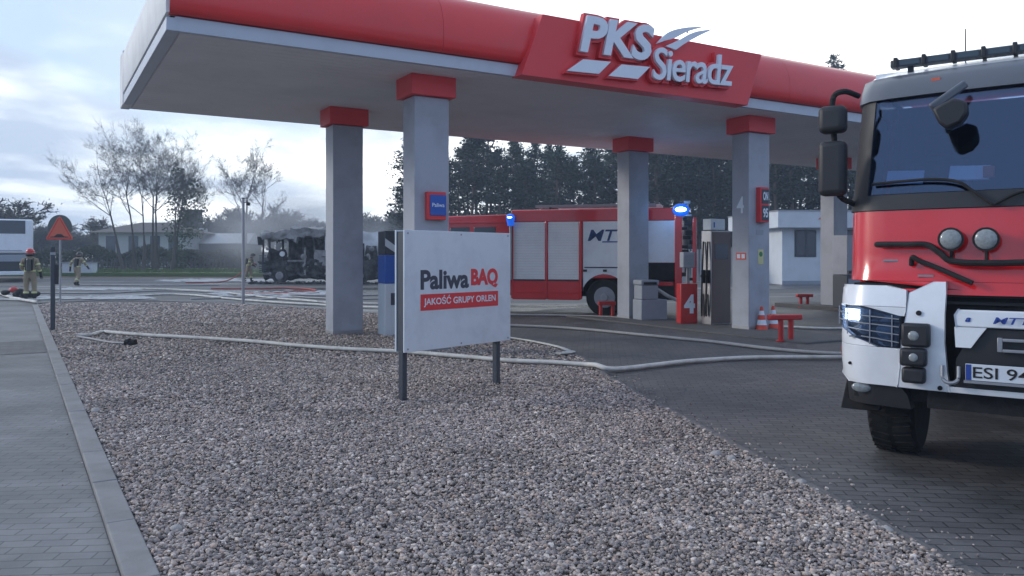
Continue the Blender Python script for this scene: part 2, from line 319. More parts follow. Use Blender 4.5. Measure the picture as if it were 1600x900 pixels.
# ---------------------------------------------------------------- ground, roads, kerbs
U = Vector((0.859, 0.511, 0)); V = Vector((-0.511, 0.859, 0)); ROT = math.atan2(0.511, 0.859)
def sheet(name, pts, z, mat, th=0.0):
    m = MB(); n = len(pts); m.add([(p[0], p[1], z) for p in pts], [tuple(range(n))]); o = m.build(name, mat, smooth=0); tag(o, kind='structure'); return o
gm = MB(); gn = 60
gm.add([(-260 + 520 * i / gn, -60 + 360 * j / gn, -0.02) for j in range(gn + 1) for i in range(gn + 1)],
       [(j * (gn + 1) + i, j * (gn + 1) + i + 1, (j + 1) * (gn + 1) + i + 1, (j + 1) * (gn + 1) + i) for j in range(gn) for i in range(gn)])
tag(gm.build('ground', M_field), kind='structure')
sheet('road', [(-90, -20), (90, -20), (90, 62), (-10, 60), (-14, 58), (-38, 61), (-90, 62)], -0.008, M_road)
kq = G(250, 900); kdir = Vector((-0.527, 0.85, 0)).normalized(); kn = Vector((-kdir.y, kdir.x, 0))   # left kerb: line and its left normal
def KP(t, s=0): return kq + kdir * t + kn * s
END = 25.6
path_poly = [KP(-8, 0.17), KP(END, 0.17), KP(END, 3.4), KP(-8, 3.4)]
sheet('footpath', [tuple(p) for p in path_poly], -0.002, M_path)
sheet('footpath_dark_strip', [tuple(KP(t, s)) for t, s in ((11.0, 0.175), (13.3, 0.175), (13.3, 1.5), (11.0, 1.5))], 0.003, M_pathd)
# apron of dark block paving round the canopy
sheet('apron', [(1.0, -6), (16, -6), (34, 30), (20, 38), (1, 24), (-2.6, 17.0), (-2.2, 15.5), (0, 5)], -0.004, M_apron)
# gravel bed outline
r0 = G(1500, 890); rd = Vector((-0.158, 0.987, 0)).normalized()
gbed = [KP(-6), KP(END)]
for px, py in ((75, 474), (150, 470.5), (250, 471), (380, 476), (450, 480), (510, 484.5), (560, 488), (600, 492), (640, 497)): gbed.append(G(px, py))
for px, py in ((700, 512), (760, 524), (800, 531.5), (845, 538), (875, 545), (897, 554), (918, 566), (932, 577)): gbed.append(G(px, py))
gbed += [G(948, 590), r0, r0 - rd * 7]
gbed2 = [(p.x, p.y) for p in gbed]
sheet('gravel_bed', gbed2, 0.001, mk('gravel_base', (0.15, 0.138, 0.128), 0.95, var=0.4, scale=30, bump=1.0, bscale=30))
def kerb_run(name, pts, w, h, z0, stone, mat, gap=0.006):
    m = MB(); rng = random.Random(3)
    for a, b in zip(pts, pts[1:]):
        a = Vector(a); b = Vector(b); d = b - a; Ln = d.length; n = max(1, round(Ln / stone)); e_ = d / n
        for i in range(n):
            c = a + e_ * (i + 0.5); M = Matrix.Rotation(math.atan2(d.y, d.x) + rng.uniform(-.004, .004), 3, 'Z')
            m.box((c.x, c.y, z0 + h / 2 - 0.05 + rng.uniform(-.002, .003)), (Ln / n - gap, w, h + 0.1), M=M)
    o = m.build(name, mat, bev=0.008); tag(o, kind='structure'); return o
kerb_run('kerb', [KP(-6, 0.085), KP(END, 0.085)], 0.155, 0.035, 0, 1.0, M_kerb)
M_kerb2 = mk('edging_concrete', (0.16, 0.15, 0.145), 0.9, var=0.2, scale=9, bump=0.4, bscale=120, dirt=(0.08, 0.075, 0.07), dscale=3, damt=0.7)
kerb_run('edging', [tuple(x) for x in [r0 - rd * 6, r0, G(1220, 737), G(1040, 640), G(948, 590)]], 0.07, 0.025, 0, 1.0, M_kerb2)
kerb_run('edging_curve', [tuple(x) for x in smooth_path([G(948, 590), G(932, 577), G(918, 566), G(897, 554), G(875, 545), G(845, 538), G(800, 531.5), G(760, 524), G(700, 512)], 2)], 0.07, 0.03, 0, 1.0, M_kerb2)
kerb_run('edging_far', [tuple(x) for x in [G(60, 474.5), G(150, 470.5), G(250, 471), G(380, 476), G(450, 480), G(510, 484.5), G(600, 492), G(640, 497)]], 0.10, 0.03, 0, 1.0, M_kerb2)
# pebbles
def inside(P, poly):
    x, y = P[:, 0], P[:, 1]; c = np.zeros(len(P), bool); n = len(poly)
    for i in range(n):
        x1, y1 = poly[i]; x2, y2 = poly[(i + 1) % n]
        k = ((y1 > y) != (y2 > y)); 
        with np.errstate(divide='ignore', invalid='ignore'): xi = (x2 - x1) * (y - y1) / (y2 - y1) + x1
        c ^= k & (x < xi)
    return c
rs = np.random.RandomState(5)
def pebble_zone(y0, y1, dens, smin, smax):
    xs = [p[0] for p in gbed2]; x0, x1 = min(xs), max(xs)
    n = int((x1 - x0) * (y1 - y0) * dens); P = np.stack([rs.uniform(x0, x1, n), rs.uniform(y0, y1, n)], 1)
    P = P[inside(P, gbed2)]
    P = P[np.abs(P[:, 0]) < 0.68 * P[:, 1] + 1.2]
    s = smin + (smax - smin) * rs.beta(1.6, 3.2, len(P)); return P, s
Z = [pebble_zone(2.6, 5.2, 4400, .007, .032), pebble_zone(5.2, 8, 3000, .009, .032), pebble_zone(8, 12, 1500, .012, .036), pebble_zone(12, 18, 420, .022, .044), pebble_zone(18, 27, 150, .030, .058)]
ne = 260; te = rs.random(ne); e0_, e1_ = G(948, 590), r0 - rd * 1.0; ex_ = np.stack([e0_.x + (e1_.x - e0_.x) * te + rs.exponential(.16, ne) + .03, e0_.y + (e1_.y - e0_.y) * te], 1)
te = rs.uniform(1, 22, 90); ek = np.stack([KP(0).x + kdir.x * te + kn.x * rs.uniform(.0, .5, 90), KP(0).y + kdir.y * te + kn.y * .2], 1)
Z += [(ex_, rs.uniform(.006, .018, ne)), (ek, rs.uniform(.005, .012, 90))]
P = np.concatenate([z[0] for z in Z]); sz = np.concatenate([z[1] for z in Z]) * .80; n = len(P)
phi = (1 + 5 ** .5) / 2
ico = np.array([(-1, phi, 0), (1, phi, 0), (-1, -phi, 0), (1, -phi, 0), (0, -1, phi), (0, 1, phi), (0, -1, -phi), (0, 1, -phi), (phi, 0, -1), (phi, 0, 1), (-phi, 0, -1), (-phi, 0, 1)]) / math.sqrt(1 + phi * phi)
icf = np.array([(0, 11, 5), (0, 5, 1), (0, 1, 7), (0, 7, 10), (0, 10, 11), (1, 5, 9), (5, 11, 4), (11, 10, 2), (10, 7, 6), (7, 1, 8), (3, 9, 4), (3, 4, 2), (3, 2, 6), (3, 6, 8), (3, 8, 9), (4, 9, 5), (2, 4, 11), (6, 2, 10), (8, 6, 7), (9, 8, 1)])
shape = ico[None] * (1 + rs.uniform(-.30, .30, (n, 12, 1))) * np.stack([rs.uniform(.8, 1.25, n), rs.uniform(.6, 1.0, n), rs.uniform(.38, .75, n)], 1)[:, None, :] * sz[:, None, None]
a = rs.uniform(0, 6.283, n); ti = rs.normal(0, .6, n)
ca, sa = np.cos(a), np.sin(a); ct, st = np.cos(ti), np.sin(ti)
x, y, z = shape[..., 0], shape[..., 1], shape[..., 2]
y2 = y * ct[:, None] - z * st[:, None]; z2 = y * st[:, None] + z * ct[:, None]
X = x * ca[:, None] - y2 * sa[:, None]; Yv = x * sa[:, None] + y2 * ca[:, None]
zb = rs.uniform(0.0, 0.022, n) + .004
co = np.stack([X + P[:, 0:1], Yv + P[:, 1:2], z2 + zb[:, None]], -1).reshape(-1, 3)
fi = (icf[None] + (np.arange(n) * 12)[:, None, None]).reshape(-1, 3)
me = bpy.data.meshes.new('gravel'); me.vertices.add(len(co)); me.vertices.foreach_set('co', co.ravel())
me.loops.add(fi.size); me.loops.foreach_set('vertex_index', fi.ravel().astype(np.int32)); me.polygons.add(len(fi))
me.polygons.foreach_set('loop_start', np.arange(0, fi.size, 3, dtype=np.int32)); me.polygons.foreach_set('use_smooth', np.repeat(rs.random(n) < .45, 20)); me.update()
tone = np.array([(.26, .24, .23), (.20, .19, .19), (.33, .30, .28), (.30, .245, .215), (.16, .15, .15), (.42, .40, .38), (.23, .215, .22), (.11, .105, .105)])
base = tone[rs.choice(8, n, p=[.20, .15, .17, .14, .10, .10, .08, .06])] * rs.uniform(.7, 1.35, (n, 1)) * np.array([1.42, 1.30, 1.20])
pv = np.ones((n, 12, 4)); pv[..., :3] = base[:, None, :]
at = me.color_attributes.new('tone', 'FLOAT_COLOR', 'POINT'); at.data.foreach_set('color', pv.ravel())
mg = bpy.data.materials.new('pebble'); mg.use_nodes = True; t = mg.node_tree; p = t.nodes['Principled BSDF']; p.inputs['Roughness'].default_value = 0.8
vc = t.nodes.new('ShaderNodeVertexColor'); vc.layer_name = 'tone'; nz_ = t.nodes.new('ShaderNodeTexNoise'); nz_.inputs['Scale'].default_value = 90
c_ = t.nodes.new('ShaderNodeTexCoord'); t.links.new(c_.outputs['Object'], nz_.inputs[0])
big = t.nodes.new('ShaderNodeTexNoise'); big.inputs['Scale'].default_value = 0.9; big.inputs['Detail'].default_value = 4; t.links.new(c_.outputs['Object'], big.inputs[0])
ma = t.nodes.new('ShaderNodeMath'); ma.operation = 'MULTIPLY_ADD'; t.links.new(nz_.outputs[0], ma.inputs[0]); ma.inputs[1].default_value = 0.6; ma.inputs[2].default_value = 0.25
mb_ = t.nodes.new('ShaderNodeMath'); mb_.operation = 'MULTIPLY_ADD'; t.links.new(big.outputs[0], mb_.inputs[0]); mb_.inputs[1].default_value = 0.9; t.links.new(ma.outputs[0], mb_.inputs[2])
mm = t.nodes.new('ShaderNodeMixRGB'); mm.blend_type = 'MULTIPLY'; mm.inputs[0].default_value = 1; t.links.new(vc.outputs[0], mm.inputs[1]); t.links.new(mb_.outputs[0], mm.inputs[2]); t.links.new(mm.outputs[0], p.inputs['Base Color'])
me.materials.append(mg); go = bpy.data.objects.new('gravel', me); COL.objects.link(go)
tag(go, 'grey and beige pebbles filling the bed between footpath and paving', 'gravel', kind='stuff')
def stone(px, py, r, label):
    rng = random.Random(int(px)); m = MB(); m.ball((0, 0, 0), (r * 1.25, r, r * .7), 12, 8)
    m.v = [tuple(Vector(v) * (1 + .28 * noise.noise(Vector(v) * 1.1 / r + Vector((px, 0, 0))))) for v in m.v]
    o = m.build('stone', mk('stone_%d' % px, (0.36, 0.34, 0.32), 0.85, var=0.15, scale=20, bump=0.3), smooth=60); c = G(px, py); o.location = (c.x, c.y, r * .55)
    o.rotation_euler = (0, 0, rng.uniform(0, 6)); tag(o, label, 'stone', 'larger stones lying on the gravel')
stone(1143, 722, .038, 'pale rounded stone, right one of a pair near the apron edging'); stone(1120, 714, .042, 'flatter beige stone, left one of a pair near the apron edging')
stone(276, 832, .034, 'whitish round pebble near the kerb at lower left'); stone(1386, 833, .032, 'pale round pebble against the edging at lower right')
stone(150, 646, .045, 'dark flat stone lying against the footpath kerb'); stone(1252, 758, .035, 'small dark stone stuck to the edging between paving and gravel')
# far verge: grass, soil strip and foam on the yard
sheet('verge_soil', [(-90, 60.5), (-38, 59.5), (-14, 57), (-9, 60), (-9, 64), (-90, 66)], 0.0, M_soil)
vm = MB(); vp = [(-90, 63.5), (-38, 62.8), (-16, 61), (-7, 64), (-4, 90), (-90, 95)]
vm.add([(x, y, z) for z in (0.0, 0.28) for x, y in vp], [(6, 7, 8, 9, 10, 11)] + [(i, (i + 1) % 6, 6 + (i + 1) % 6, 6 + i) for i in range(6)])
tag(vm.build('verge_grass', M_grass, smooth=0), kind='structure')
gr = MB(); rng = random.Random(4)
for i in range(9000):
    x = rng.uniform(-48, -8); y = rng.uniform(63.0, 76); h = rng.uniform(.08, .28); a_ = rng.uniform(0, 6.28); w = .05
    dx, dy = math.cos(a_) * w, math.sin(a_) * w; gr.add([(x - dx, y - dy, .27), (x + dx, y + dy, .27), (x + rng.uniform(-.1, .1), y, .27 + h)], [(0, 1, 2)])
tag(gr.build('grass', M_grass, smooth=0), 'rough green grass on the verge beyond the road', 'grass', kind='stuff')

# ---------------------------------------------------------------- trees
def tree_mesh(seed, H, r0, lean=(0, 0), first=0.45, spread=0.55, depth=5, crown=None, twig_r=0.012, buds=0, kids=3, fine=2, rad=None, shift=0.0):
    rng = random.Random(seed); T = MB(); C = MB()
    def limb(mb, p, d, Ln, r, lvl, n):
        pts = [p.copy()]; rr = [r]; seg = 4 if lvl < 2 else 3
        for i in range(seg):
            d = (d + Vector((rng.gauss(0, .12), rng.gauss(0, .12), rng.gauss(0, .08) + .05)) * (0.6 if lvl == 0 else 1.1)).normalized()
            p = p + d * Ln / seg; pts.append(p.copy()); rr.append(r * (1 - .5 * (i + 1) / seg))
        mb.tube(pts, rr, n, cap=False); return pts, rr, d
    def grow(p, d, Ln, r, lvl):
        mb = T if lvl == 0 else C
        pts, rr, d2 = limb(mb, p, d, Ln, max(r, twig_r), lvl, 8 if lvl == 0 else (5 if lvl < 3 else 3))
        if lvl >= depth:
            for k in range(fine):
                q = pts[rng.randrange(len(pts))]; dd = (d2 + Vector((rng.gauss(0, 1), rng.gauss(0, 1), rng.gauss(0, .8)))).normalized() * Ln * rng.uniform(.35, .9); C.tube([q, q + dd * .5 + Vector((0, 0, .02)), q + dd], [twig_r * .8, twig_r * .65, twig_r * .4], 3, cap=False)
            for k in range(buds):
                q = pts[rng.randrange(len(pts))] + Vector((rng.gauss(0, .12), rng.gauss(0, .12), rng.gauss(0, .12))); s_ = .045
                a = Vector((rng.gauss(0, 1), rng.gauss(0, 1), rng.gauss(0, 1))).normalized() * s_; b = Vector((rng.gauss(0, 1), rng.gauss(0, 1), rng.gauss(0, 1))).normalized() * s_
                C.mat(1).add([q - a, q + b, q + a], [(0, 1, 2)]).mat(0)
            return
        nk = kids + (1 if rng.random() < .5 else 0) + (2 if lvl == 0 else 0)
        for k in range(nk):
            i = rng.randint(1 if lvl else 3, len(pts) - 1) if k else len(pts) - 1
            sp = spread * rng.uniform(.6, 1.4) * (0.35 if k == 0 else 1)
            ang = rng.uniform(0, 6.283); side = Vector((math.cos(ang), math.sin(ang), rng.uniform(-.25, .25)))
            dd = (d2 * (1 - sp * .4) + side * sp).normalized()
            grow(pts[i], dd, Ln * rng.uniform(.5, .78) * (.62 if lvl == 0 else 1), rr[i] * (.72 if k == 0 else .5), lvl + 1)
    grow(Vector((0, 0, 0)), Vector((lean[0], lean[1], 1)).normalized(), H * first, r0, 0)
    co = np.array(C.v); zt = np.percentile(co[:, 2], 99.7); kz = H / zt; kr = 1.0
    if rad: kr = rad / np.percentile(np.hypot(co[:, 0], co[:, 1]), 97)
    for mb in (T, C): mb.v = [(x * (kr if mb is C or z > H * .2 else 1) if rad else x, y * (kr if rad else 1), z) for x, y, z in mb.v]; mb.v = [(x + shift * (max(0, z * kz) / H) ** 1.3, y, z * kz) for x, y, z in mb.v]
    return T, C
def ivy_on(rng, C, z0, z1, rad, n, c=(0, 0)):
    for i in range(n):
        t = rng.random(); z = z0 + (z1 - z0) * t; a = rng.uniform(0, 6.28); r = rad * (0.35 + .65 * math.sin(math.pi * (t * .9 + .08))) * math.sqrt(rng.random()) * (1 + .5 * noise.noise(Vector((a, z * .6, 2))))
        q = Vector((c[0] + r * math.cos(a), c[1] + r * math.sin(a), z)); u = Vector((rng.gauss(0, 1), rng.gauss(0, 1), rng.gauss(0, 1))).normalized() * .11; w = Vector((rng.gauss(0, 1), rng.gauss(0, 1), rng.gauss(0, 1))).normalized() * .11
        C.add([q - u, q + w, q + u, q - w], [(0, 1, 2, 3)])
def put_tree(name, T, C, label, group, loc, mats=None):
    t_ = thing(name, label, 'tree', loc, 0, group)
    T.build('trunk', (mats or [M_bark])[0], t_); C.build('crown', [M_twig, M_bud], t_, smooth=0); return t_
YT = 72.0
specs = [  # base px, lean, height, label
    (207, -3.6, 12.9, 'bare tree leaning left, leftmost trunk of the tall clump'),
    (212, -1.9, 13.5, 'bare tree of the tall clump curving slightly left, second trunk from the left'),
    (228, -.4, 13.3, 'straight slender bare tree in the middle of the tall clump'),
    (236, -1.2, 13.0, 'bare tree in the tall clump whose trunk crosses behind the straight one'),
    (246, .3, 13.6, 'straight bare tree just left of the ivy-covered trunk'),
    (262, .9, 12.6, 'tree wrapped in green ivy at the right of the tall clump'),
    (280, 1.6, 10.2, 'lower bare tree spreading right beside the ivy-covered trunk')]
for i, (px, ln, h, lab) in enumerate(specs):
    T, C = tree_mesh(40 + i, h, .20, (0, 0), .62, .85, 5, twig_r=.010, buds=2, kids=3, fine=5, rad=3.3 if i < 6 else 2.8, shift=ln)
    tr = put_tree('deciduous_tree', T, C, lab, 'tall clump of bare trees on the verge', ((px - 800) / FPX * YT, YT + (i % 3) * 1.5 - 1.5, .2))
    if i == 5:
        iv = MB(); ivy_on(random.Random(9), iv, 0, 9.5, 1.2, 1700, (.3, 0)); ivy_on(random.Random(10), iv, 3, 8.5, 1.4, 700, (1.8, 0)); iv.build('ivy', M_ivy, tr, smooth=0)
T, C = tree_mesh(77, 13.6, .24, (0, 0), .52, .85, 5, twig_r=.011, buds=2, kids=3, fine=4, rad=3.3); put_tree('deciduous_tree', T, C, 'pale bare tree standing alone beyond the thin lamp post', 'two lone bare trees', ((382 - 800) / FPX * 84, 84, .1))
T, C = tree_mesh(79, 12.8, .2, (0, 0), .38, .85, 5, twig_r=.010, buds=1, fine=2, rad=2.8, shift=.8); put_tree('deciduous_tree', T, C, 'slimmer bare tree right beside the lone pale one', 'two lone bare trees', ((402 - 800) / FPX * 87, 87, .1))
# belt of low bare trees along the horizon
belt = []
for i in range(3):
    T, C = tree_mesh(120 + i, 7.6, .12, (0, 0), .25, .75, 4, twig_r=.022, buds=2, kids=4, fine=3, rad=2.6)
    belt.append(put_tree('small_tree', T, C, 'low bare tree in the hazy belt on the horizon', 'belt of low bare trees on the horizon', (0, 0, 0)))
rng = random.Random(12); first = True; k = 0
for i in range(74):
    px = -60 + i * 9.6 + rng.uniform(-4, 4); Y = rng.uniform(104, 128)
    hh = rng.uniform(.75, 1.15) * (1.0 if px > 300 else .72)
    src = belt[i % 3]; loc = ((px - 800) / FPX * Y, Y, -.2)
    if i < 3: src.location = loc; src.scale = (1.2, 1.2, hh)
    else: copy_tree(src, None, loc, rng.uniform(0, 6), (rng.uniform(1, 1.5), 1.2, hh))
T, C = tree_mesh(140, 6.2, .14, (0, 0), .25, .8, 4, twig_r=.02, buds=2, kids=4, fine=3, rad=3); put_tree('small_tree', T, C, 'round bushy bare tree left of the grey-roofed house', None, ((152 - 800) / FPX * 98, 98, 0))
T, C = tree_mesh(141, 7.0, .14, (0, 0), .25, .8, 4, twig_r=.02, buds=2, kids=4, rad=3.5); put_tree('small_tree', T, C, 'bare tree rising behind the white coach', None, ((18 - 800) / FPX * 75, 75, 0))
# hedge behind the grass
hd = MB(); rng = random.Random(8)
for i in range(30000):
    x = rng.uniform(-54, -17); zt = 2.0 + .8 * noise.noise(Vector((x * .35, 0, 4))); z = .2 + zt * math.sqrt(rng.random()); y = 79 + rng.uniform(-.9, .9)
    q = Vector((x, y, z)); u = Vector((rng.gauss(0, 1), rng.gauss(0, 1), rng.gauss(0, 1))).normalized() * .14; w = Vector((rng.gauss(0, 1), rng.gauss(0, 1), rng.gauss(0, 1))).normalized() * .14
    hd.add([q - u, q + w, q + u], [(0, 1, 2)])
M_hedge = mk('hedge_leaf', (0.075, 0.085, 0.05), 0.9, var=0.4, scale=0.4)
tag(hd.build('hedge', M_hedge, smooth=0), 'dull green brown hedge behind the grass verge', 'hedge', kind='stuff')
# old picket fence in front of the hedge
fc = thing('picket_fence', 'weathered dark picket fence in front of the hedge', 'fence', (-42, 77, .2))
pm = MB(); rng = random.Random(2); xx = 0
while xx < 26:
    pm.box((xx, 0, .55 + rng.uniform(-.05, .05)), (.14, .03, 1.1)); xx += rng.uniform(.2, .55)
M_wood = mk('old_wood', (0.09, 0.08, 0.075), 0.9, var=0.3)
pm.build('pickets', M_wood, fc); q = MB(); q.box((13, .04, .3), (26, .04, .08)); q.box((13, .04, .85), (26, .04, .08)); q.build('rail', M_wood, fc)

# pine wood behind the station
def pine_mesh(seed, H, cb, rad, spruce=False):
    rng = random.Random(seed); T = MB(); C = MB()
    pts = [Vector((0.25 * noise.noise(Vector((seed, k * .5, 0))), .2 * noise.noise(Vector((seed, 5, k * .5))), H * k / 8)) for k in range(9)]
    T.tube(pts, [.2 * (1 - k / 9.2) + .02 for k in range(9)], 8, cap=False)
    nb = 95 if spruce else 75
    for b in range(nb):
        t_ = rng.random(); z = cb + (H - cb) * t_
        env = (1 - t_) ** .8 if spruce else (math.sin(math.pi * min(1, t_ * .80 + .18)) ** .7) * (1 if t_ < .8 else 1 - (t_ - .8) * 3)
        Lb = rad * max(.12, env) * rng.uniform(.55, 1.15); a = rng.uniform(0, 6.283); d = Vector((math.cos(a), math.sin(a), rng.uniform(-.15, .1) if spruce else rng.uniform(.0, .45)))
        p0 = Vector((0, 0, z)); C.mat(1).tube([p0, p0 + d * Lb * .9], [.035, .012], 3, cap=False).mat(0)
        for k in range(34):
            s_ = rng.uniform(.3, 1.05); q = p0 + d * Lb * s_ + Vector((rng.gauss(0, .24), rng.gauss(0, .24), rng.gauss(0, .15)))
            u = Vector((rng.gauss(0, 1), rng.gauss(0, 1), rng.gauss(0, .5))).normalized() * rng.uniform(.10, .24); w = Vector((rng.gauss(0, 1), rng.gauss(0, 1), rng.gauss(0, .7))).normalized() * rng.uniform(.05, .13)
            C.add([q - u, q - w, q + u, q + w], [(0, 1, 2, 3)])
    for k in range(10):     # dead stubs on the bare lower trunk
        z = rng.uniform(cb * .35, cb); a = rng.uniform(0, 6.28); C.mat(1).tube([Vector((0, 0, z)), Vector((math.cos(a) * .9, math.sin(a) * .9, z + .1))], [.03, .01], 3, cap=False).mat(0)
    return T, C
pv_ = []
for i, (h, cb, rad) in enumerate(((13.0, 5.4, 2.0), (12.2, 4.2, 2.2), (13.6, 6.6, 1.8), (11.2, 3.2, 2.3), (12.8, 6.0, 1.6))):
    T, C = pine_mesh(i + 3, h, cb, rad); t_ = thing('pine_tree', 'dark pine in the wood behind the filling station', 'tree', (0, 0, 0), 0, 'pine wood behind the filling station')
    T.build('trunk', M_pbark, t_); C.build('crown', [M_needle, M_pbark], t_, smooth=0); pv_.append(t_)
rng = random.Random(21); cnt = 0
for row in range(4):
    Y = 74 + row * 5.5; x = -8.5 * Y / 74 + row * 1.1 - 1
    while x < .70 * Y + 6:
        src = pv_[rng.randrange(5)] if cnt >= 5 else pv_[cnt]; loc = (x, Y + rng.uniform(-1.8, 1.8), -.05)
        px = 800 + FPX * x / Y; top = 1.0 + .055 * math.sin(px * .021) + (.05 if 980 < px < 1300 else 0)
        s_ = rng.uniform(.86, 1.07) * top * (1 + row * .05)
        if px < 700: s_ *= .9
        if cnt < 5: src.location = loc; src.scale = (s_,) * 3
        else: copy_tree(src, None, loc, rng.uniform(0, 6.28), s_)
        cnt += 1; x += rng.uniform(1.7, 3.4)
T, C = pine_mesh(50, 10.2, .4, 2.7, True); t_ = thing('spruce_tree', 'dense dark spruce at the left end of the pine wood', 'tree', ((640 - 800) / FPX * 70, 70, 0)); T.build('trunk', M_pbark, t_); C.build('crown', [M_needle, M_pbark], t_, smooth=0)
T, C = pine_mesh(51, 23.5, 12, 2.2); t_ = thing('pine_tree', 'tallest pine whose tip shows above the canopy roof', 'tree', ((1302 - 800) / FPX * 86, 86, 0)); T.build('trunk', M_pbark, t_); C.build('crown', [M_needle, M_pbark], t_, smooth=0)
# undergrowth closing the wood
ug = MB(); rng = random.Random(31)
for i in range(20000):
    Y = rng.uniform(97, 104); x = rng.uniform(-13, 78); z = rng.random() ** 1.3 * 7.0 * (1 + .2 * noise.noise(Vector((x * .2, 1, 1)))) * (1 if x > -8 else .6)
    q = Vector((x, Y, z)); u = Vector((rng.gauss(0, 1), rng.gauss(0, 1), rng.gauss(0, 1))).normalized() * .4; w = Vector((rng.gauss(0, 1), rng.gauss(0, 1), rng.gauss(0, 1))).normalized() * .4
    ug.add([q - u, q + w, q + u, q - w], [(0, 1, 2, 3)])
tag(ug.build('undergrowth', M_needle, smooth=0), 'dark far mass of the pine wood seen between the trunks', 'woodland', kind='stuff')

# ---------------------------------------------------------------- houses far left
hs = thing('house', 'low pale house with a wide grey roof behind the tall bare trees', 'house', ((222 - 800) / FPX * 92, 92, 0))
def hip(m, x0, x1, y0, y1, z0, z1, ov=.5, rf=.5):
    x0 -= ov; x1 += ov; y0 -= ov; y1 += ov; yc = (y0 + y1) / 2; d = (y1 - y0) / 2 * rf * 2
    m.add([(x0, y0, z0), (x1, y0, z0), (x1, y1, z0), (x0, y1, z0), (x0 + d, yc, z1), (x1 - d, yc, z1)], [(0, 1, 5, 4), (1, 2, 5), (2, 3, 4, 5), (3, 0, 4), (3, 2, 1, 0)])
m = MB(); m.span((-5, 0, 0), (5, 7, 4.3)); m.build('wall', M_house, hs)
m = MB(); hip(m, -5.2, 5.2, 0, 7, 4.3, 5.6, .8); m.build('roof', M_roofd, hs)
for x in (-3.6, -1.0, 1.5, 3.6):
    w_ = MB(); w_.span((x - .55, -.04, 1.4), (x + .55, .02, 3.9)); f_ = w_.build('window', M_glass_d, hs)
hs2 = thing('long_shed', 'long low shed with a pale roof right of the tall bare trees', 'building', ((318 - 800) / FPX * 96, 96, 0))
m = MB(); m.span((-5.5, 0, 0), (5, 6, 3.1)); m.build('wall', mk('shed_wall', (0.10, 0.10, 0.11), .9), hs2)
m = MB(); m.add([(-6, -.5, 3.1), (5.5, -.5, 3.1), (5.2, 3, 4.4), (-4.6, 3, 4.4), (5.5, 6.5, 3.1), (-6, 6.5, 3.1)], [(0, 1, 2, 3), (3, 2, 4, 5), (0, 3, 5), (1, 4, 2), (5, 4, 1, 0)]); m.build('roof', M_house, hs2)
tw = thing('chimney_tower', 'square grey chimney tower rising behind the long shed', 'tower', ((303 - 800) / FPX * 104, 104, 0)); m = MB(); m.span((-1.3, -1.3, 0), (1.3, 1.3, 5.2)); m.build('wall', M_house, tw, bev=.05); m = MB(); m.span((-.8, -.8, 5.2), (.8, .8, 7.3)); m.span((-1, -1, 7.3), (1, 1, 7.6)); m.build('cap', M_roofd, tw)
ub = thing('utility_cabinet', 'pale square utility cabinet behind the walking firefighter', 'cabinet', ((120 - 800) / FPX * 62.6, 62.6, 0)); m = MB(); m.span((-1.15, 0, .1), (1.15, .9, 1.05)); m.build('body', M_kiosk, ub, bev=.02)
m = MB(); m.span((-1.2, -.05, 1.05), (1.2, .95, 1.12)); m.build('lid', M_galv, ub); m = MB(); m.span((-.02, -.012, .15), (.02, .01, 1.0)); m.build('door_seam', M_dark, ub)
# ---------------------------------------------------------------- canopy (local x along the long side, y depth)
P1 = Vector((-4.46, 10.7, 0)); LC, DC, ZS = 23.6, 6.4, 4.6
can = thing('fuel_canopy', 'long red and white filling station canopy on square grey columns', 'canopy', P1, ROT)
iR = Matrix.Rotation(-ROT, 3, 'Z')
def CL(w): return iR @ (Vector(w) - P1)             # world -> canopy local
def FS(px, py, off):                                 # a point of the photograph on the front fascia plane y = -off
    k = (px - 800) / FPX; o = P1 - V * off
    s = (k * o.y - o.x) / (U.x - U.y * k); Y = o.y + U.y * s; return s, EYE + (HORIZON - py) / FPX * Y
m = MB(); m.span((0.02, 0.02, ZS), (LC - .02, DC - .02, ZS + .12)); 
yy = .03
while yy < DC - .1: m.span((.03, yy + .006, ZS - .012), (LC - .03, yy + .194, ZS - .0005)); yy += .2
m.build('soffit', M_soffit, can, smooth=0)
m = MB(); m.span((0.25, 0.25, ZS + .125), (LC - .25, DC - .25, ZS + 1.0)); m.build('roof_deck', M_galv, can)
m = MB(); m.span((-.05, -.06, ZS - .01), (LC + .05, .015, ZS + .19)); m.span((-.16, -.06, ZS - .01), (.012, DC, ZS + .165)); m.span((-.06, DC + .003, ZS - .01), (LC + .06, DC + .07, ZS + .19)); m.span((LC, .02, ZS - .01), (LC + .06, DC, ZS + .19)); m.build('edge_band', M_band, can, bev=.006)
PROF = [(.05, .205), (.12, .21), (.165, .30), (.185, .45), (.175, .62), (.135, .80), (.06, .97), (-.05, 1.10), (-.20, 1.20), (-.42, 1.26), (-.42, 1.0), (-.1, .6), (0.0, .205)]
PROF2 = [(.06, .215), (.165, .215), (.172, .23), (.172, .96), (.15, 1.03), (.08, 1.08), (-.35, 1.22), (-.35, .9), (0.0, .5), (0.0, .215)]
def sweep(m, horiz, a, b, n, side=1, PROF=PROF):
    vs = []
    for i in range(n + 1):
        t = a + (b - a) * i / n
        for d, z in PROF: vs.append((t, -d, ZS + z) if horiz == 'x' else (-d, t, ZS + z))
    K = len(PROF); fs = [(i * K + j, i * K + (j + 1) % K, (i + 1) * K + (j + 1) % K, (i + 1) * K + j) for i in range(n) for j in range(K)]
    fs += [tuple(range(K)), tuple(n * K + j for j in range(K - 1, -1, -1))]; m.add(vs, fs)
sA, _ = FS(815, 120, .3); sB, _ = FS(1168, 160, .3)
m = MB(); rngc = random.Random(1); x = -.13
while x < LC + .1:
    x2 = min(x + 3.97, LC + .13); sweep(m, 'x', x + .003, x2 - .003, 4); x = x2
m.build('front_fascia', M_red, can, smooth=60)
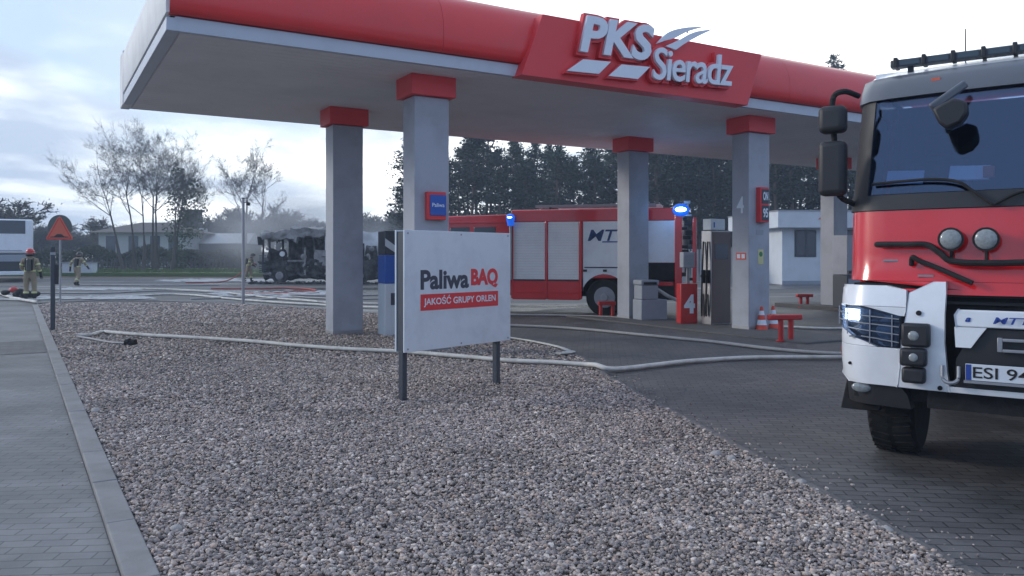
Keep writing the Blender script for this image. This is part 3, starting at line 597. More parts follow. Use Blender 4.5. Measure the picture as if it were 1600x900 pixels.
m = MB(); y = -.12
while y < DC - .6:
    y2 = min(y + 2.0, DC - .45); sweep(m, 'y', y + .003, y2 - .003, 3, PROF=PROF2); y = y2
m.build('side_fascia', M_white, can, smooth=30)
m = MB(); m.span((-.10, .05, ZS + .15), (-.02, DC - .46, ZS + .23)); m.build('shade_strip', M_dark, can)  # dark strip behind the slit, its colour stands in for the shade there
m = MB(); m.span((-.175, DC - .45, ZS - .02), (.0, DC + .12, ZS + 1.05)); m.build('corner_panel', M_white, can, bev=.02)
m = MB(); m.span((.0, DC + .075, ZS + .2), (LC, DC + .12, ZS + 1.05)); m.build('rear_fascia', M_white, can)
m = MB(); m.span((LC + .02, 0, ZS + .2), (LC + .14, DC, ZS + 1.1)); m.build('end_fascia', M_red, can)
# columns
colA, colB = .63, .48
def column(px0, px1, Y, tk=1, cap=True):
    X = ((px0 + px1) / 2 - 800) / FPX * Y; w = CL((X, Y, 0)); return w
cols = [(665.5, 13.5), (538, 16.4), (989, 20.4), (1173, 17.4), (1303, 24.4), (1494, 21.35)]
cobj = []
for i, (px, Y) in enumerate(cols):
    w = CL(((px - 800) / FPX * Y, Y, 0)); cx, cy = w.x, w.y
    m = MB(); m.span((cx - colA / 2, cy - colB / 2, -.03), (cx + colA / 2, cy + colB / 2, ZS - .36)); 
    o = m.build('column', M_colm, can, bev=.012)
    m = MB(); m.span((cx - colA / 2 - .09, cy - colB / 2 - .09, ZS - .355), (cx + colA / 2 + .09, cy + colB / 2 + .09, ZS - .013)); m.build('capital', M_redsign, o, bev=.012)
    m = MB(); m.span((cx - colA / 2 - .006, cy - colB / 2 - .006, .0), (cx + colA / 2 + .006, cy + colB / 2 + .006, .10)); m.build('base_trim', M_galv, o, bev=.004)
    cobj.append((o, cx, cy))
EX, EZ = Vector((1, 0, 0)), Vector((0, 0, 1))
def on_front(o, cx, cy, x0, x1, z0, z1, mat, name, d=.06, out=.0, k=0):
    f = cy - colB / 2 - .002 - out; m = MB(); m.span((cx + x0, f - d, z0), (cx + x1, f, z1)); return m.build(name, mat, o, bev=.006), f - d
# price box on the first column: red case with blue panel
o, cx, cy = cobj[0]
b_, f = on_front(o, cx, cy, -.13, .21, 2.20, 2.66, M_redsign, 'sign_case', .10)
b_, f = on_front(o, cx, cy, -.085, .205, 2.27, 2.61, M_blue, 'sign_panel', .02, .10)
text('panel_lettering', 'Paliwa', M_letter, o, (cx - .05, f - .001, 2.41), EX, EZ, .22, .065, .002, .01)
# number and price sign on the fourth column
o, cx, cy = cobj[3]
fl = cx - colA / 2 - .003
text('number_marking', '4', M_letter, o, (fl, cy + .10, 2.52), Vector((0, -1, 0)), EZ, .20, .36, .003, .015)
b_, f = on_front(o, cx, cy, -.10, .16, 2.32, 3.07, M_redsign, 'sign_case', .12)
m = MB(); m.span((cx - .06, f - .012, 2.36), (cx + .15, f, 2.68)); m.span((cx - .06, f - .012, 2.72), (cx + .15, f, 3.03)); m.build('sign_panel', M_post, o, bev=.005)
text('fuel_lettering', '95', M_letter, o, (cx - .03, f - .0125, 2.42), EX, EZ, .15, .20, .002, .03)
text('fuel_lettering', 'ON', M_letter, o, (cx - .03, f - .0125, 2.79), EX, EZ, .15, .18, .002, .03)
fr = cy - colB / 2 - .003
m = MB(); m.span((fl - .003, cy - .16, 1.52), (fl, cy + .12, 1.67)); m.build('warning_label', M_orange2, o)
m = MB(); m.span((fl - .006, cy - .13, 1.55), (fl - .003, cy - .04, 1.64)); m.span((fl - .006, cy + .0, 1.55), (fl - .003, cy + .09, 1.64)); m.build('warning_symbol', M_letter, o)
m = MB(); m.span((cx - .04, fr - .004, 1.42), (cx + .12, fr, 1.74)); m.build('notice', mk('notice_yellow', (.62, .60, .30), .5), o)
m = MB(); m.disc((cx + .04, fr - .006, 1.64), (0, -1, 0), .055); m.build('notice_symbol', mk('notice_green', (.06, .22, .08), .5), o)
m = MB(); m.span((cx - .1, fr - .004, 2.05), (cx + .12, fr, 2.16)); m.build('small_plate', M_greyp, o)
# fascia sign: flat red panel with raised letters
sg = thing('station_sign', 'red sign panel with white PKS Sieradz letters on the canopy front', 'sign', P1, ROT)
OFF = .30
q = [FS(px, py, OFF) for px, py in ((815, 121.5), (1168, 160.5), (1190, 83), (848, 24))]
q[0] = (q[0][0], ZS - .03); q[1] = (q[1][0], ZS - .03); zt_ = (q[2][1] + q[3][1]) / 2; q[2] = (q[2][0], zt_); q[3] = (q[3][0], zt_)
FE, FZ = Vector((1, 0, 0)), Vector((0, 0, 1))         # ex x ez = -y : outward
m = MB(); m.prism(q, (0, -OFF, 0), FE, FZ, -.32, 0); m.build('panel', M_redsign, sg, bev=.006)
m = MB(); m.prism([(q[0][0] + .02, ZS + .1), (q[1][0] - .02, ZS + .1), (q[2][0] - .02, ZS + 1.2), (q[3][0] + .02, ZS + 1.2)], (0, 0, 0), FE, FZ, .25, .31)
def seg(px, py): return FS(px, py, OFF + .10)
# PKS, slightly rising italics
a = seg(903, 80); b = seg(1018, 96); c = seg(912, 22)
w_ = b[0] - a[0] + .02; h_ = c[1] - a[1]
base = Vector((a[0], -OFF, a[1] - .02)); exr = Vector((1, 0, (b[1] - a[1]) / (b[0] - a[0]))).normalized()
def letters(body, o, w, h, sh, sp=1.0, bold=.035, bk=.085):
    text('letter_backing', body, M_redsign, sg, Vector(o) + Vector((-.05, 0, -.05)), exr, FZ, w + .10, h + .10, .10, bk, sh, .001, sp)
    text('letters', body, M_letter, sg, o, exr, FZ, w, h, .06, bold, sh, .102, sp)
letters('PKS', base, w_, h_, .22, 1.0, .035, .10)
a = seg(1017, 124); b = seg(1141, 135); cc = seg(1141, 82)
exr = Vector((1, 0, (b[1] - a[1]) / (b[0] - a[0]))).normalized()
letters('Sieradz', (a[0], -OFF, a[1] - .01), b[0] - a[0] + .02, seg(1030, 75)[1] - a[1], .12, .92, .012, .055)
def patch(pts, name, mat, t0=.101, t1=.13): m = MB(); m.prism([seg(*p) for p in pts], (0, -OFF, 0), FE, FZ, t0, t1); return m.build(name, mat, sg, bev=.003)
for P4 in (((884, 111), (934, 116), (953, 97), (910, 93)), ((949, 119), (995, 124), (1014, 105), (970, 101))):
    patch(P4, 'stripe', M_letter); patch([(x + (-2 if x < (P4[0][0] + P4[2][0]) / 2 else 2), y + (3 if i < 2 else -1)) for i, (x, y) in enumerate(P4)], 'stripe_backing', M_redsign, .0, .10)
def arc(pts, n=5): return [(v.x, v.y) for v in smooth_path([(x, y, 0) for x, y in pts], n)]
sw1 = arc([(1026, 68), (1045, 50), (1070, 43), (1102, 41)]) + arc([(1102, 41), (1075, 49), (1055, 59), (1040, 63)])[1:]
sw2 = arc([(1040, 72), (1062, 62), (1085, 50), (1115, 45)]) + arc([(1115, 45), (1090, 57), (1070, 68), (1056, 78)])[1:]
patch(list(reversed(sw1)), 'swoosh', M_letter, .05, .10); patch(list(reversed(sw2)), 'swoosh', M_letter, .05, .10)
for px in (1078, 1102):
    s0, z0 = seg(px, 62 if px < 1090 else 68); m = MB(); m.span((s0 - .015, -OFF - .04, ZS + 1.2), (s0 + .015, -OFF - .01, seg(px, 50)[1])); m.build('bracket', M_galv, sg)

# ---------------------------------------------------------------- fuel islands
def low_slab(name, cx, cy, a, b, h, label):
    m = MB(); m.span((-a / 2, -b / 2, -.02), (a / 2, b / 2, h)); o = m.build(name, M_slab, None, bev=.02); o.location = (cx, cy, 0); o.rotation_euler = (0, 0, ROT)
    tag(o, label, 'island'); return o
ic = (cobj[2][1] + cobj[3][1]) / 2; iy = (cobj[2][2] + cobj[3][2]) / 2
wI = P1 + U * ic + V * iy
low_slab('fuel_island', wI.x - .1, wI.y - .5, 1.7, 8.0, .035, 'low dark concrete island under the fourth pump')
w5 = P1 + U * ((cobj[4][1] + cobj[5][1]) / 2) + V * ((cobj[4][2] + cobj[5][2]) / 2); low_slab('fuel_island', w5.x, w5.y, 1.6, 7.0, .12, 'dark kerbed island at the right behind the white booth column')
# ---------------------------------------------------------------- advertising board
BR = math.atan2(.76, .65); bd = thing('advertising_board', 'white fuel quality board on two dark posts standing in the gravel', 'signboard', (-1.17, 8.7, 0), BR)
m = MB(); m.span((0.0, 0.0, .545), (1.77, .022, 1.885)); m.build('front_panel', M_board, bd, bev=.004)
m = MB(); m.span((.012, .024, .56), (1.758, .135, 1.87)); m.build('core', M_post, bd)
m = MB(); m.span((0, .137, .545), (1.77, .158, 1.885)); m.build('back_panel', M_board, bd, bev=.004)
for x in (.015, 1.56):
    m = MB(); m.span((x, .045, -.1), (x + .065, .115, .558)); m.build('post', M_post, bd, bev=.004)
for x in (.05, .885, 1.72):
    for z in (.58, 1.85): m = MB(); m.cone((x, -.004, z), (x, .0, z), .011, .011, 10); m.build('rivet', M_galv, bd)
M_ink = mk('ink_grey', (0.055, 0.065, 0.09), .5, var=.02)
text('lettering', 'Paliwa', M_ink, bd, (.237, -.001, 1.222), EX, EZ, .775, .222, .0015, .035)
text('lettering', 'BAQ', M_redsign, bd, (1.05, -.001, 1.215), EX, EZ, .48, .235, .0015, .05)
m = MB(); m.span((.237, -.003, .99), (1.533, -.0005, 1.172)); m.build('red_bar', M_redsign, bd)
text('lettering', 'JAKOŚĆ GRUPY ORLEN', M_letter, bd, (.285, -.0035, 1.028), EX, EZ, 1.20, .125, .0015, .018)
# ---------------------------------------------------------------- blue and white dispenser beside the board
ad = thing('additive_dispenser', 'tall blue and white dispenser half hidden behind the fuel quality board', 'dispenser', (-2.38, 16.2, 0), ROT)
m = MB(); m.span((-.28, -.2, .0), (.28, .2, 1.05)); m.build('body', M_kiosk, ad, bev=.02)
m = MB(); m.span((-.28, -.2, 1.053), (.28, .2, 1.62)); m.build('blue_panel', M_blue, ad, bev=.01)
m = MB(); m.span((-.28, -.2, 1.623), (.28, .2, 2.10)); m.build('head', M_post, ad, bev=.02)
m = MB(); m.prism([(-.28, 1.95), (-.28, 1.80), (0, 1.62), (.28, 1.80), (.28, 1.95), (0, 1.76)], (0, -.203, 0), EX, EZ, 0, .008); m.build('white_chevron', M_kiosk, ad)
m = MB(); m.prism([(-.285, 1.95), (-.285, 1.80), (0, 1.62), (.285, 1.80)], (-.284, .0, 0), Vector((0, .7, 0)), EZ, 0, .004)
m = MB(); m.span((-.16, -.206, .62), (.12, -.2, .86)); m.build('keypad', M_post, ad, bev=.004)
# ---------------------------------------------------------------- pump 4 and its neighbours
g4 = G(1119, 508.5); pr = ROT
pump = thing('fuel_pump', 'brown and silver fuel pump with a white topper next to the fourth column', 'fuel pump', (g4.x, g4.y, .03), ROT)
m = MB(); m.span((-.30, -.15, 0), (.30, .17, 2.15)); m.build('cabinet', M_steel, pump, bev=.015)
m = MB(); m.span((-.285, -.165, .03), (.29, -.152, 2.12)); m.build('front_panel', mk('brown_metal', (.15, .115, .105), .4, .5, var=.1, dirt=(.10, .08, .075)), pump, bev=.004)
for y in (-.07, .07):
    m = MB(); m.tube(smooth_path([(-.33, y, 1.9), (-.37, y - .01, 1.3), (-.37, y + .02, .5), (-.34, y + .04, .2), (-.33, y + .05, .7)], 6), .02, 6); m.build('fuel_hose', M_black, pump)
    m = MB(); m.span((-.37, y - .035, .95), (-.30, y + .035, 1.25)); m.span((-.41, y - .02, 1.08), (-.36, y + .02, 1.14)); m.build('nozzle', M_black, pump, bev=.008)
m = MB(); m.span((-.20, -.172, 1.5), (.20, -.166, 1.85)); m.build('display', M_glass_d, pump, bev=.003)
m = MB(); m.span((-.28, -.12, 2.165), (.16, .14, 2.42)); m.span((-.1, -.05, 2.14), (.0, .05, 2.17)); m.build('topper', M_board, pump, bev=.01)
m = MB(); m.span((-.20, -.124, 2.22), (-.16, -.12, 2.34)); m.build('topper_mark', M_blue, pump)
g = G(1077, 508); nb = thing('number_box', 'red box with a white number four beside the pump', 'number box', (g.x, g.y, .03), R(12))
m = MB(); m.span((-.21, 0, 0), (.21, .26, .93)); m.build('case', M_redpaint, nb, bev=.02)
text('digit', '4', M_letter, nb, (-.13, -.002, .24), EX, EZ, .27, .44, .004, .05)
g = G(1015, 501); bn = thing('waste_bin', 'grey litter bin with lid beside the middle column', 'bin', (g.x + .02, g.y, .03), R(20))
m = MB(); m.span((-.36, -.2, 0), (.36, .25, .50)); m.build('base_box', M_greyp, bn, bev=.02)
m = MB(); m.span((-.34, -.18, .503), (.12, .22, .85)); m.build('upper_box', M_greyp, bn, bev=.02)
m = MB(); m.span((-.36, -.2, .853), (.14, .24, .98)); m.build('lid', M_greyp, bn, bev=.03)
m = MB(); m.span((-.30, -.206, .87), (.06, -.2, .93)); m.build('slot', M_black, bn)
dsp = thing('wiper_stand', 'grey service box mounted left of the pump at chest height', 'service box', (G(1080, 509).x, G(1080, 509).y + .3, .03), R(12))
m = MB(); m.span((-.03, 0, 0), (.03, .06, 1.3)); m.build('post', M_galv, dsp); m = MB(); m.span((-.15, -.06, 1.3), (.15, .16, 1.66)); m.build('box', M_colm, dsp, bev=.015); m = MB(); m.span((-.11, -.066, 1.36), (.11, -.06, 1.60)); m.build('panel', M_greyp, dsp)
def guard(px, py, w, h, legs, rz, label):
    g = G(px, py); t_ = thing('bumper_guard', label, 'guard rail', (g.x, g.y, 0), rz, 'red steel guards at the island ends')
    m = MB(); m.span((-w / 2, -.07, h - .10), (w / 2, .07, h)); m.build('crossbar', M_redpaint, t_, bev=.02)
    for lx in legs:
        m = MB(); m.cone((lx, 0, -.02), (lx, 0, h - .1), .048, .048, 12); m.build('leg', M_redpaint, t_)
        m = MB(); m.cone((lx, 0, 0), (lx, 0, .02), .09, .09, 12); m.build('foot_plate', M_redpaint, t_)
guard(1226, 533, .68, .50, (-.08, .13), R(12), 'red steel guard nearest the camera, in front of the cones')
guard(1257, 481, .52, .43, (-.12, .10), R(8), 'small far red guard between the kiosk and the right columns')
guard(948, 496, .46, .42, (-.16, .16), R(8), 'red guard left of the middle column, in front of the truck wheel')
def cone_(px, py, s, label):
    g = G(px, py); t_ = thing('traffic_cone', label, 'traffic cone', (g.x, g.y, .0), 0, 'two traffic cones beside the fourth column'); z0 = .035
    m = MB(); m.span((-.19, -.19, 0), (.19, .19, .03)); m.build('base', M_orange2, t_, bev=.015)
    rad = lambda z: .135 - .105 * z / .5
    for i, (a, b, mt, nm) in enumerate(((.03, .13, M_orange2, 'body'), (.132, .24, M_letter, 'band'), (.242, .34, M_orange2, 'body'), (.342, .43, M_letter, 'band'), (.432, .52, M_orange2, 'tip'))):
        m = MB(); m.cone((0, 0, a), (0, 0, b), rad(a), rad(b), 16); m.build(nm, mt, t_)
cone_(1190, 517, 1, 'left orange and white traffic cone at the column foot'); cone_(1208, 515, 1, 'right orange and white traffic cone at the column foot')
# right-hand dispenser by the far column
g = G(1316, 487); d2 = thing('fuel_pump', 'grey fuel pump at the far right column, partly hidden by the near truck', 'fuel pump', (g.x + .25, g.y + .3, .1), ROT)
m = MB(); m.span((-.3, -.25, 0), (.5, .25, .95)); m.build('lower_cabinet', M_post, d2, bev=.02); m = MB(); m.span((-.26, -.256, .1), (.46, -.25, .85)); m.build('panel', M_greyp, d2)
m = MB(); m.span((-.3, -.25, .955), (.5, .25, 2.1)); m.build('upper_cabinet', M_colm, d2, bev=.02); m = MB(); m.span((-.3, -.3, 1.0), (.5, -.252, 1.08)); m.build('tray', M_dark, d2)
# ---------------------------------------------------------------- kiosk and concrete fence
g = G(1222, 445); kr = R(6); kk = thing('kiosk', 'pale blue grey station booth with overhanging flat roof and dark window', 'kiosk', (g.x, g.y, 0), kr)
m = MB(); m.span((0, 0, 0), (9, 6, 3.15)); m.build('wall', M_kiosk, kk, bev=.01)
m = MB(); m.span((-.55, -.7, 3.15), (9.6, 6.6, 4.05)); m.build('roof', M_kiosk, kk, bev=.02)
m = MB(); m.span((-.58, -.73, 4.052), (9.62, 6.62, 4.12)); m.build('roof_edge', M_galv, kk)
for x in (.72, 3.6, 6.2):
    m = MB(); m.span((x, -.04, 1.55), (x + 1.25, .02, 3.05)); w_ = m.build('window_frame', M_post, kk, bev=.01)
    m = MB(); m.span((x + .09, -.055, 1.64), (x + .60, -.042, 2.96)); m.span((x + .66, -.055, 1.64), (x + 1.17, -.042, 2.96)); m.build('pane', M_glass_d, w_)
m = MB(); m.span((0, -.02, 0), (9, .0, .22)); m.build('plinth', M_greyp, kk)
m = MB(); m.prism([(1.75, 3.62), (2.1, 3.58), (2.2, 3.70), (1.9, 3.76)], (0, -.71, 0), EX, EZ, 0, .02); m.build('logo', M_orange, kk)
fe = thing('concrete_fence', 'grey slatted fence running behind the kiosk', 'fence', (G(1198, 440).x - 9, 46.5, 0), R(4))
m = MB(); xx = 0
while xx < 12: m.span((xx, 0, .1), (xx + .09, .03, 2.0)); xx += .17
m.build('slats', M_galv, fe)
for i in range(5): m = MB(); m.span((i * 3 - .05, -.05, 0), (i * 3 + .05, .05, 2.1)); m.build('fence_post', M_galv, fe)
# ---------------------------------------------------------------- lamp post, bollard, road sign
g = G(380, 475.5); lp = thing('lamp_post', 'thin grey pole with a small side camera at the far gravel edge', 'pole', (g.x, g.y, 0), 0)
m = MB(); m.cone((0, 0, 0), (0, 0, 3.5), .055, .045, 12); m.build('pole', M_galv, lp); m = MB(); m.cone((0, 0, 3.5), (0, 0, 3.53), .06, .06, 12); m.build('cap', M_dark, lp)
m = MB(); m.bar((0, 0, 3.36), (.16, 0, 3.40), .025); m.build('bracket', M_dark, lp); m = MB(); m.span((.12, -.08, 3.27), (.22, .08, 3.38)); m.build('camera_head', M_dark, lp, bev=.02)
g = G(82.5, 518); bo = thing('marker_post', 'dark flat marker post with a pale band near its top', 'marker post', (g.x, g.y, 0), R(10))
m = MB(); m.span((-.045, -.02, -.05), (.045, .02, 1.62)); m.build('post', M_post, bo, bev=.015); m = MB(); m.span((-.048, -.023, 1.625), (.048, .023, 1.68)); m.build('reflective_band', M_galv, bo); m = MB(); m.span((-.045, -.02, 1.684), (.045, .02, 1.80)); m.build('tip', M_post, bo, bev=.015)
m = MB(); m.span((.046, -.02, 1.0), (.11, .02, 1.42)); m.build('clamp', M_dark, bo, bev=.01)
g = G(93, 477); rs_ = thing('road_sign', 'orange triangular bump warning sign in front of a dark round sign', 'road sign', (g.x, g.y, 0), 0)
m = MB(); m.cone((0, .04, -.1), (0, .04, 2.9), .03, .03, 10); m.build('post', M_galv, rs_)
m = MB(); m.cone((0, .012, 2.55), (0, .035, 2.55), .39, .39, 28); m.build('round_sign_back', mk('sign_back', (.10, .12, .11), .5, var=.1), rs_)
tri = [(-.42, 2.13), (.42, 2.13), (.43, 2.19), (.05, 2.86), (-.05, 2.86), (-.43, 2.19)]
m = MB(); m.prism(tri, (0, .008, 0), EX, EZ, 0, .02); m.build('triangle', M_orange, rs_, bev=.004)
m = MB(); m.prism([(-.30, 2.20), (.30, 2.20), (.30, 2.225), (.17, 2.235), (.07, 2.31), (-.07, 2.31), (-.17, 2.235), (-.30, 2.225)], (0, -.013, 0), EX, EZ, 0, .004); m.build('bump_symbol', M_dark, rs_)
M_rborder = mk('sign_border', (.55, .03, .03), .5)
for a_, b_ in (((-.38, 2.155), (.38, 2.155)), ((.38, 2.17), (.02, 2.82)), ((-.38, 2.17), (-.02, 2.82))):
    m = MB(); m.bar((a_[0], -.013, a_[1]), (b_[0], -.013, b_[1]), .004, .03); m.build('border', M_rborder, rs_)

# ---------------------------------------------------------------- fire hoses
def hose(name, pts, r, mat, label, flat=.55, n=10, jit=.0, group=None):
    rng = random.Random(len(pts) * 7 + int(r * 1000)); P_ = smooth_path([Vector((p.x, p.y, p.z + r * flat)) for p in pts], n)
    if jit: P_ = [p + Vector((noise.noise(p * 1.3) * jit, noise.noise(p * 1.3 + Vector((5, 5, 5))) * jit, 0)) for p in P_]
    m = MB(); m.tube(P_, r, 10, flat); o = m.build(name, mat, None, smooth=60); tag(o, label, 'fire hose', group); return o
GH = lambda L_, z=.03: [G(x, y, z) for x, y in L_]
hose('fire_hose', GH([(122, 526), (142, 525.5), (160, 520.5), (178, 522), (230, 526), (320, 531), (400, 536.5), (470, 543), (560, 549), (632, 552.5), (720, 560), (800, 567), (870, 570), (915, 573)], .03) + [G(930, 574, .05), G(948, 579.5, .02), G(975, 579.5, .005), G(1030, 573, .005), G(1100, 566, .005), G(1180, 562, .005), G(1250, 561.5, .005), G(1330, 561.5, .005), G(1420, 560, .005)], .047, M_hose, 'long white fire hose crossing the gravel in front of the board to the near truck', .7, jit=.02)
hose('fire_hose', GH([(122, 527), (145, 531), (172, 536), (200, 538)]), .035, M_hose2, 'short folded tail of hose on the gravel ending in a dark coupling', .5)
m = MB(); c0 = G(205, 538, .03); m.cone(c0 + Vector((-.10, 0, .03)), c0 + Vector((.08, -.02, .03)), .06, .065, 14); m.cone(c0 + Vector((-.05, 0, .03)), c0 + Vector((-.02, 0, .03)), .08, .08, 14); tag(m.build('hose_coupling', M_black), 'dark metal coupling at the end of the folded hose tail', 'coupling')
hose('fire_hose', GH([(700, 510), (800, 510.5), (880, 514), (940, 519), (1000, 525), (1060, 531), (1120, 537), (1200, 547), (1270, 553), (1330, 556), (1420, 556)], .0), .042, M_hose2, 'grey hose running past the island edge toward the near truck', .7, jit=.02)
hose('fire_hose', GH([(700, 530), (780, 528), (815, 531.5), (850, 538), (875, 544), (893, 551)], .03), .045, M_hose, 'flattened pale hose end following the curved gravel edge', .35)
hose('fire_hose', GH([(893, 551), (884, 553), (872, 554)], .04), .08, M_hose, 'wider folded lip of the flattened hose at the gravel tip', .25)
hose('fire_hose', GH([(1180, 512), (1240, 513), (1290, 515), (1340, 514), (1400, 512)], .0), .04, M_hose, 'pale hose lying between the fourth column and the near truck', .7)
hose('fire_hose', [AT(1022, 452, 20.6), AT(1032, 458, 20.4), AT(1045, 466, 20.2), AT(1058, 472, 19.9), AT(1068, 478, 19.4)], .045, M_hose, 'pale hose hanging from the rear of the far fire engine to the number box', 1.0)
hose('fire_hose', GH([(780, 493), (860, 494), (930, 496), (1000, 500)], .0), .045, M_hose2, 'dark hose lying alongside the far fire engine', .6)
yard = [
    ([(-60, 468), (30, 470), (70, 469), (120, 466), (200, 464), (260, 461), (310, 463), (380, 470), (450, 475), (520, 479), (600, 483), (660, 487)], M_hose, .06, 'pale hose along the far edge of the gravel bed'),
    ([(-60, 447), (0, 461), (20, 467), (40, 471), (60, 474)], M_hose, .075, 'thick pale hose curving in from the left past the gear pile'),
    ([(60, 459), (160, 459), (260, 455), (350, 458), (430, 461), (520, 463), (620, 461)], M_hose2, .06, 'grey hose across the yard in front of the wreck'),
    ([(330, 452), (400, 452), (450, 451), (485, 453), (490, 456), (440, 459), (380, 460)], M_hosered, .06, 'looped red hose lying in front of the wreck'),
    ([(300, 468), (360, 466), (430, 463), (520, 468), (600, 468)], M_hose2, .05, 'thin grey hose in front of the looped red hose'),
    ([(90, 452), (170, 451), (240, 452), (330, 456), (420, 466), (520, 474), (600, 476)], M_hose, .05, 'pale hose crossing the yard diagonally'),
    ([(400, 470), (440, 467), (480, 470), (520, 476)], M_hose2, .05, 'short kinked hose near the second column'),
    ([(120, 446), (190, 446.5), (270, 447), (340, 446)], M_hose2, .06, 'grey hose behind the walking firefighter')]
for P_, mt, r, lb in yard: hose('fire_hose', [G(x, y) for x, y in P_], r, mt, lb, .6, jit=.12)
# foam left on the yard
fm = MB(); rng = random.Random(17)
for i in range(420):
    t = rng.random()
    if i < 170: px, py = 262 + 190 * t + rng.gauss(0, 6), 438.5 + rng.gauss(0, 1.0) - 2.0 * t * rng.random()
    elif i < 250: px, py = 100 + rng.random() * 120, 452 + rng.gauss(0, .8)
    elif i < 330: px, py = 330 + rng.random() * 180, 459 + rng.gauss(0, 2)
    else: px, py = 60 + rng.random() * 180, 466 + rng.gauss(0, 1)
    g = G(px, max(py, 432)); rr = rng.uniform(.06, .34) * (1.0 if i < 170 else .5)
    k_ = 9; ph = rng.uniform(0, 6); fm.add([(g.x + 2.2 * rr * math.cos(2 * math.pi * j / k_) * (1 + .3 * math.sin(3 * j + ph)), g.y + 1.3 * rr * math.sin(2 * math.pi * j / k_) * (1 + .3 * math.sin(2 * j + ph)), .003 + i * .00004) for j in range(k_)] + [(g.x, g.y, .03 + .04 * rng.random())], [(j, (j + 1) % k_, k_) for j in range(k_)])
tag(fm.build('foam', M_foam, smooth=80), 'patches of white extinguishing foam on the wet yard', 'foam', kind='stuff')
# ---------------------------------------------------------------- near fire engine (local x = image right, y = back, z up)
TR = math.atan2(-.577, .817); T0 = Vector((3.36, 5.4, 0))
fe1 = thing('fire_engine', 'red and white fire engine facing the camera at the right with one headlamp lit', 'fire engine', T0, TR)
HW, RC = 1.07, .26; FL = HW - RC; ARC = RC * math.pi / 2
def yf(z):
    pts = [(.3, .02), (.62, -.06), (.9, -.10), (1.25, -.09), (1.38, -.04), (1.5, .0), (1.95, .04), (2.06, .07), (2.85, .27), (3.0, .42), (3.1, .7)]
    if z <= pts[0][0]: return pts[0][1]
    for (a, ya), (b, yb) in zip(pts, pts[1:]):
        if z <= b: return ya + (yb - ya) * (z - a) / (b - a)
    return pts[-1][1]
def CS(a, z, off=0.0, tap=0.0):
    s = 1 if a >= 0 else -1; u = abs(a); y0 = yf(z); fl = FL
    if u < fl: x = u; y = y0 + .07 * (u / fl) ** 2; nx, ny = .15 * u / fl, -1
    elif u < fl + ARC: t = (u - fl) / RC; x = fl + RC * math.sin(t); y = y0 + .07 + RC * (1 - math.cos(t)); nx, ny = math.sin(t), -math.cos(t)
    else: x = HW; y = y0 + .07 + RC + (u - fl - ARC); nx, ny = 1, 0
    tp = 1 - .035 * max(0, z - 2.0)
    return Vector((s * (x * tp + nx * off), y + ny * off, z))
def shell(m, rows, off=0.0, th=.03, n=16):
    """rows: (z, a0, a1) bottom to top, mapped on the cab's front surface"""
    vs = []; K = n + 1; r = len(rows)
    for o_ in (off, off - th):
        for z, a0, a1 in rows: vs += [CS(a0 + (a1 - a0) * i / n, z, o_) for i in range(K)]
    fs = []; h = r * K
    for j in range(r - 1):
        for i in range(n):
            q = (j * K + i, j * K + i + 1, (j + 1) * K + i + 1, (j + 1) * K + i); fs.append(q); fs.append(tuple(h + v for v in reversed(q)))
    for j in range(r - 1):
        for i, rv in ((0, 1), (n, 0)):
            q = (j * K + i, (j + 1) * K + i, h + (j + 1) * K + i, h + j * K + i); fs.append(q if not rv else tuple(reversed(q)))
    for i in range(n):
        fs.append((i + 1, i, h + i, h + i + 1)); b = (r - 1) * K; fs.append((b + i, b + i + 1, h + b + i + 1, h + b + i))
    m.add(vs, fs); return m
def KX(px, back=0.0):     # local x on the plane y=back for a column of the photograph
    k = (px - 800) / FPX; X0 = T0.x + .577 * back; Y0 = T0.y + .817 * back; return (Y0 * k - X0) / (.817 + .577 * k)
def KZ(px, py, back=0.0): x = KX(px, back); return EYE + (HORIZON - py) / FPX * (T0.y + .817 * back - .577 * x)
AE = FL + ARC; SIDE = AE + 1.55
def rows(zs, a0, a1): return [(z, a0, a1) for z in zs]
def bow(z0, z1, a): return z0 + (z1 - z0) * (a / AE) ** 2
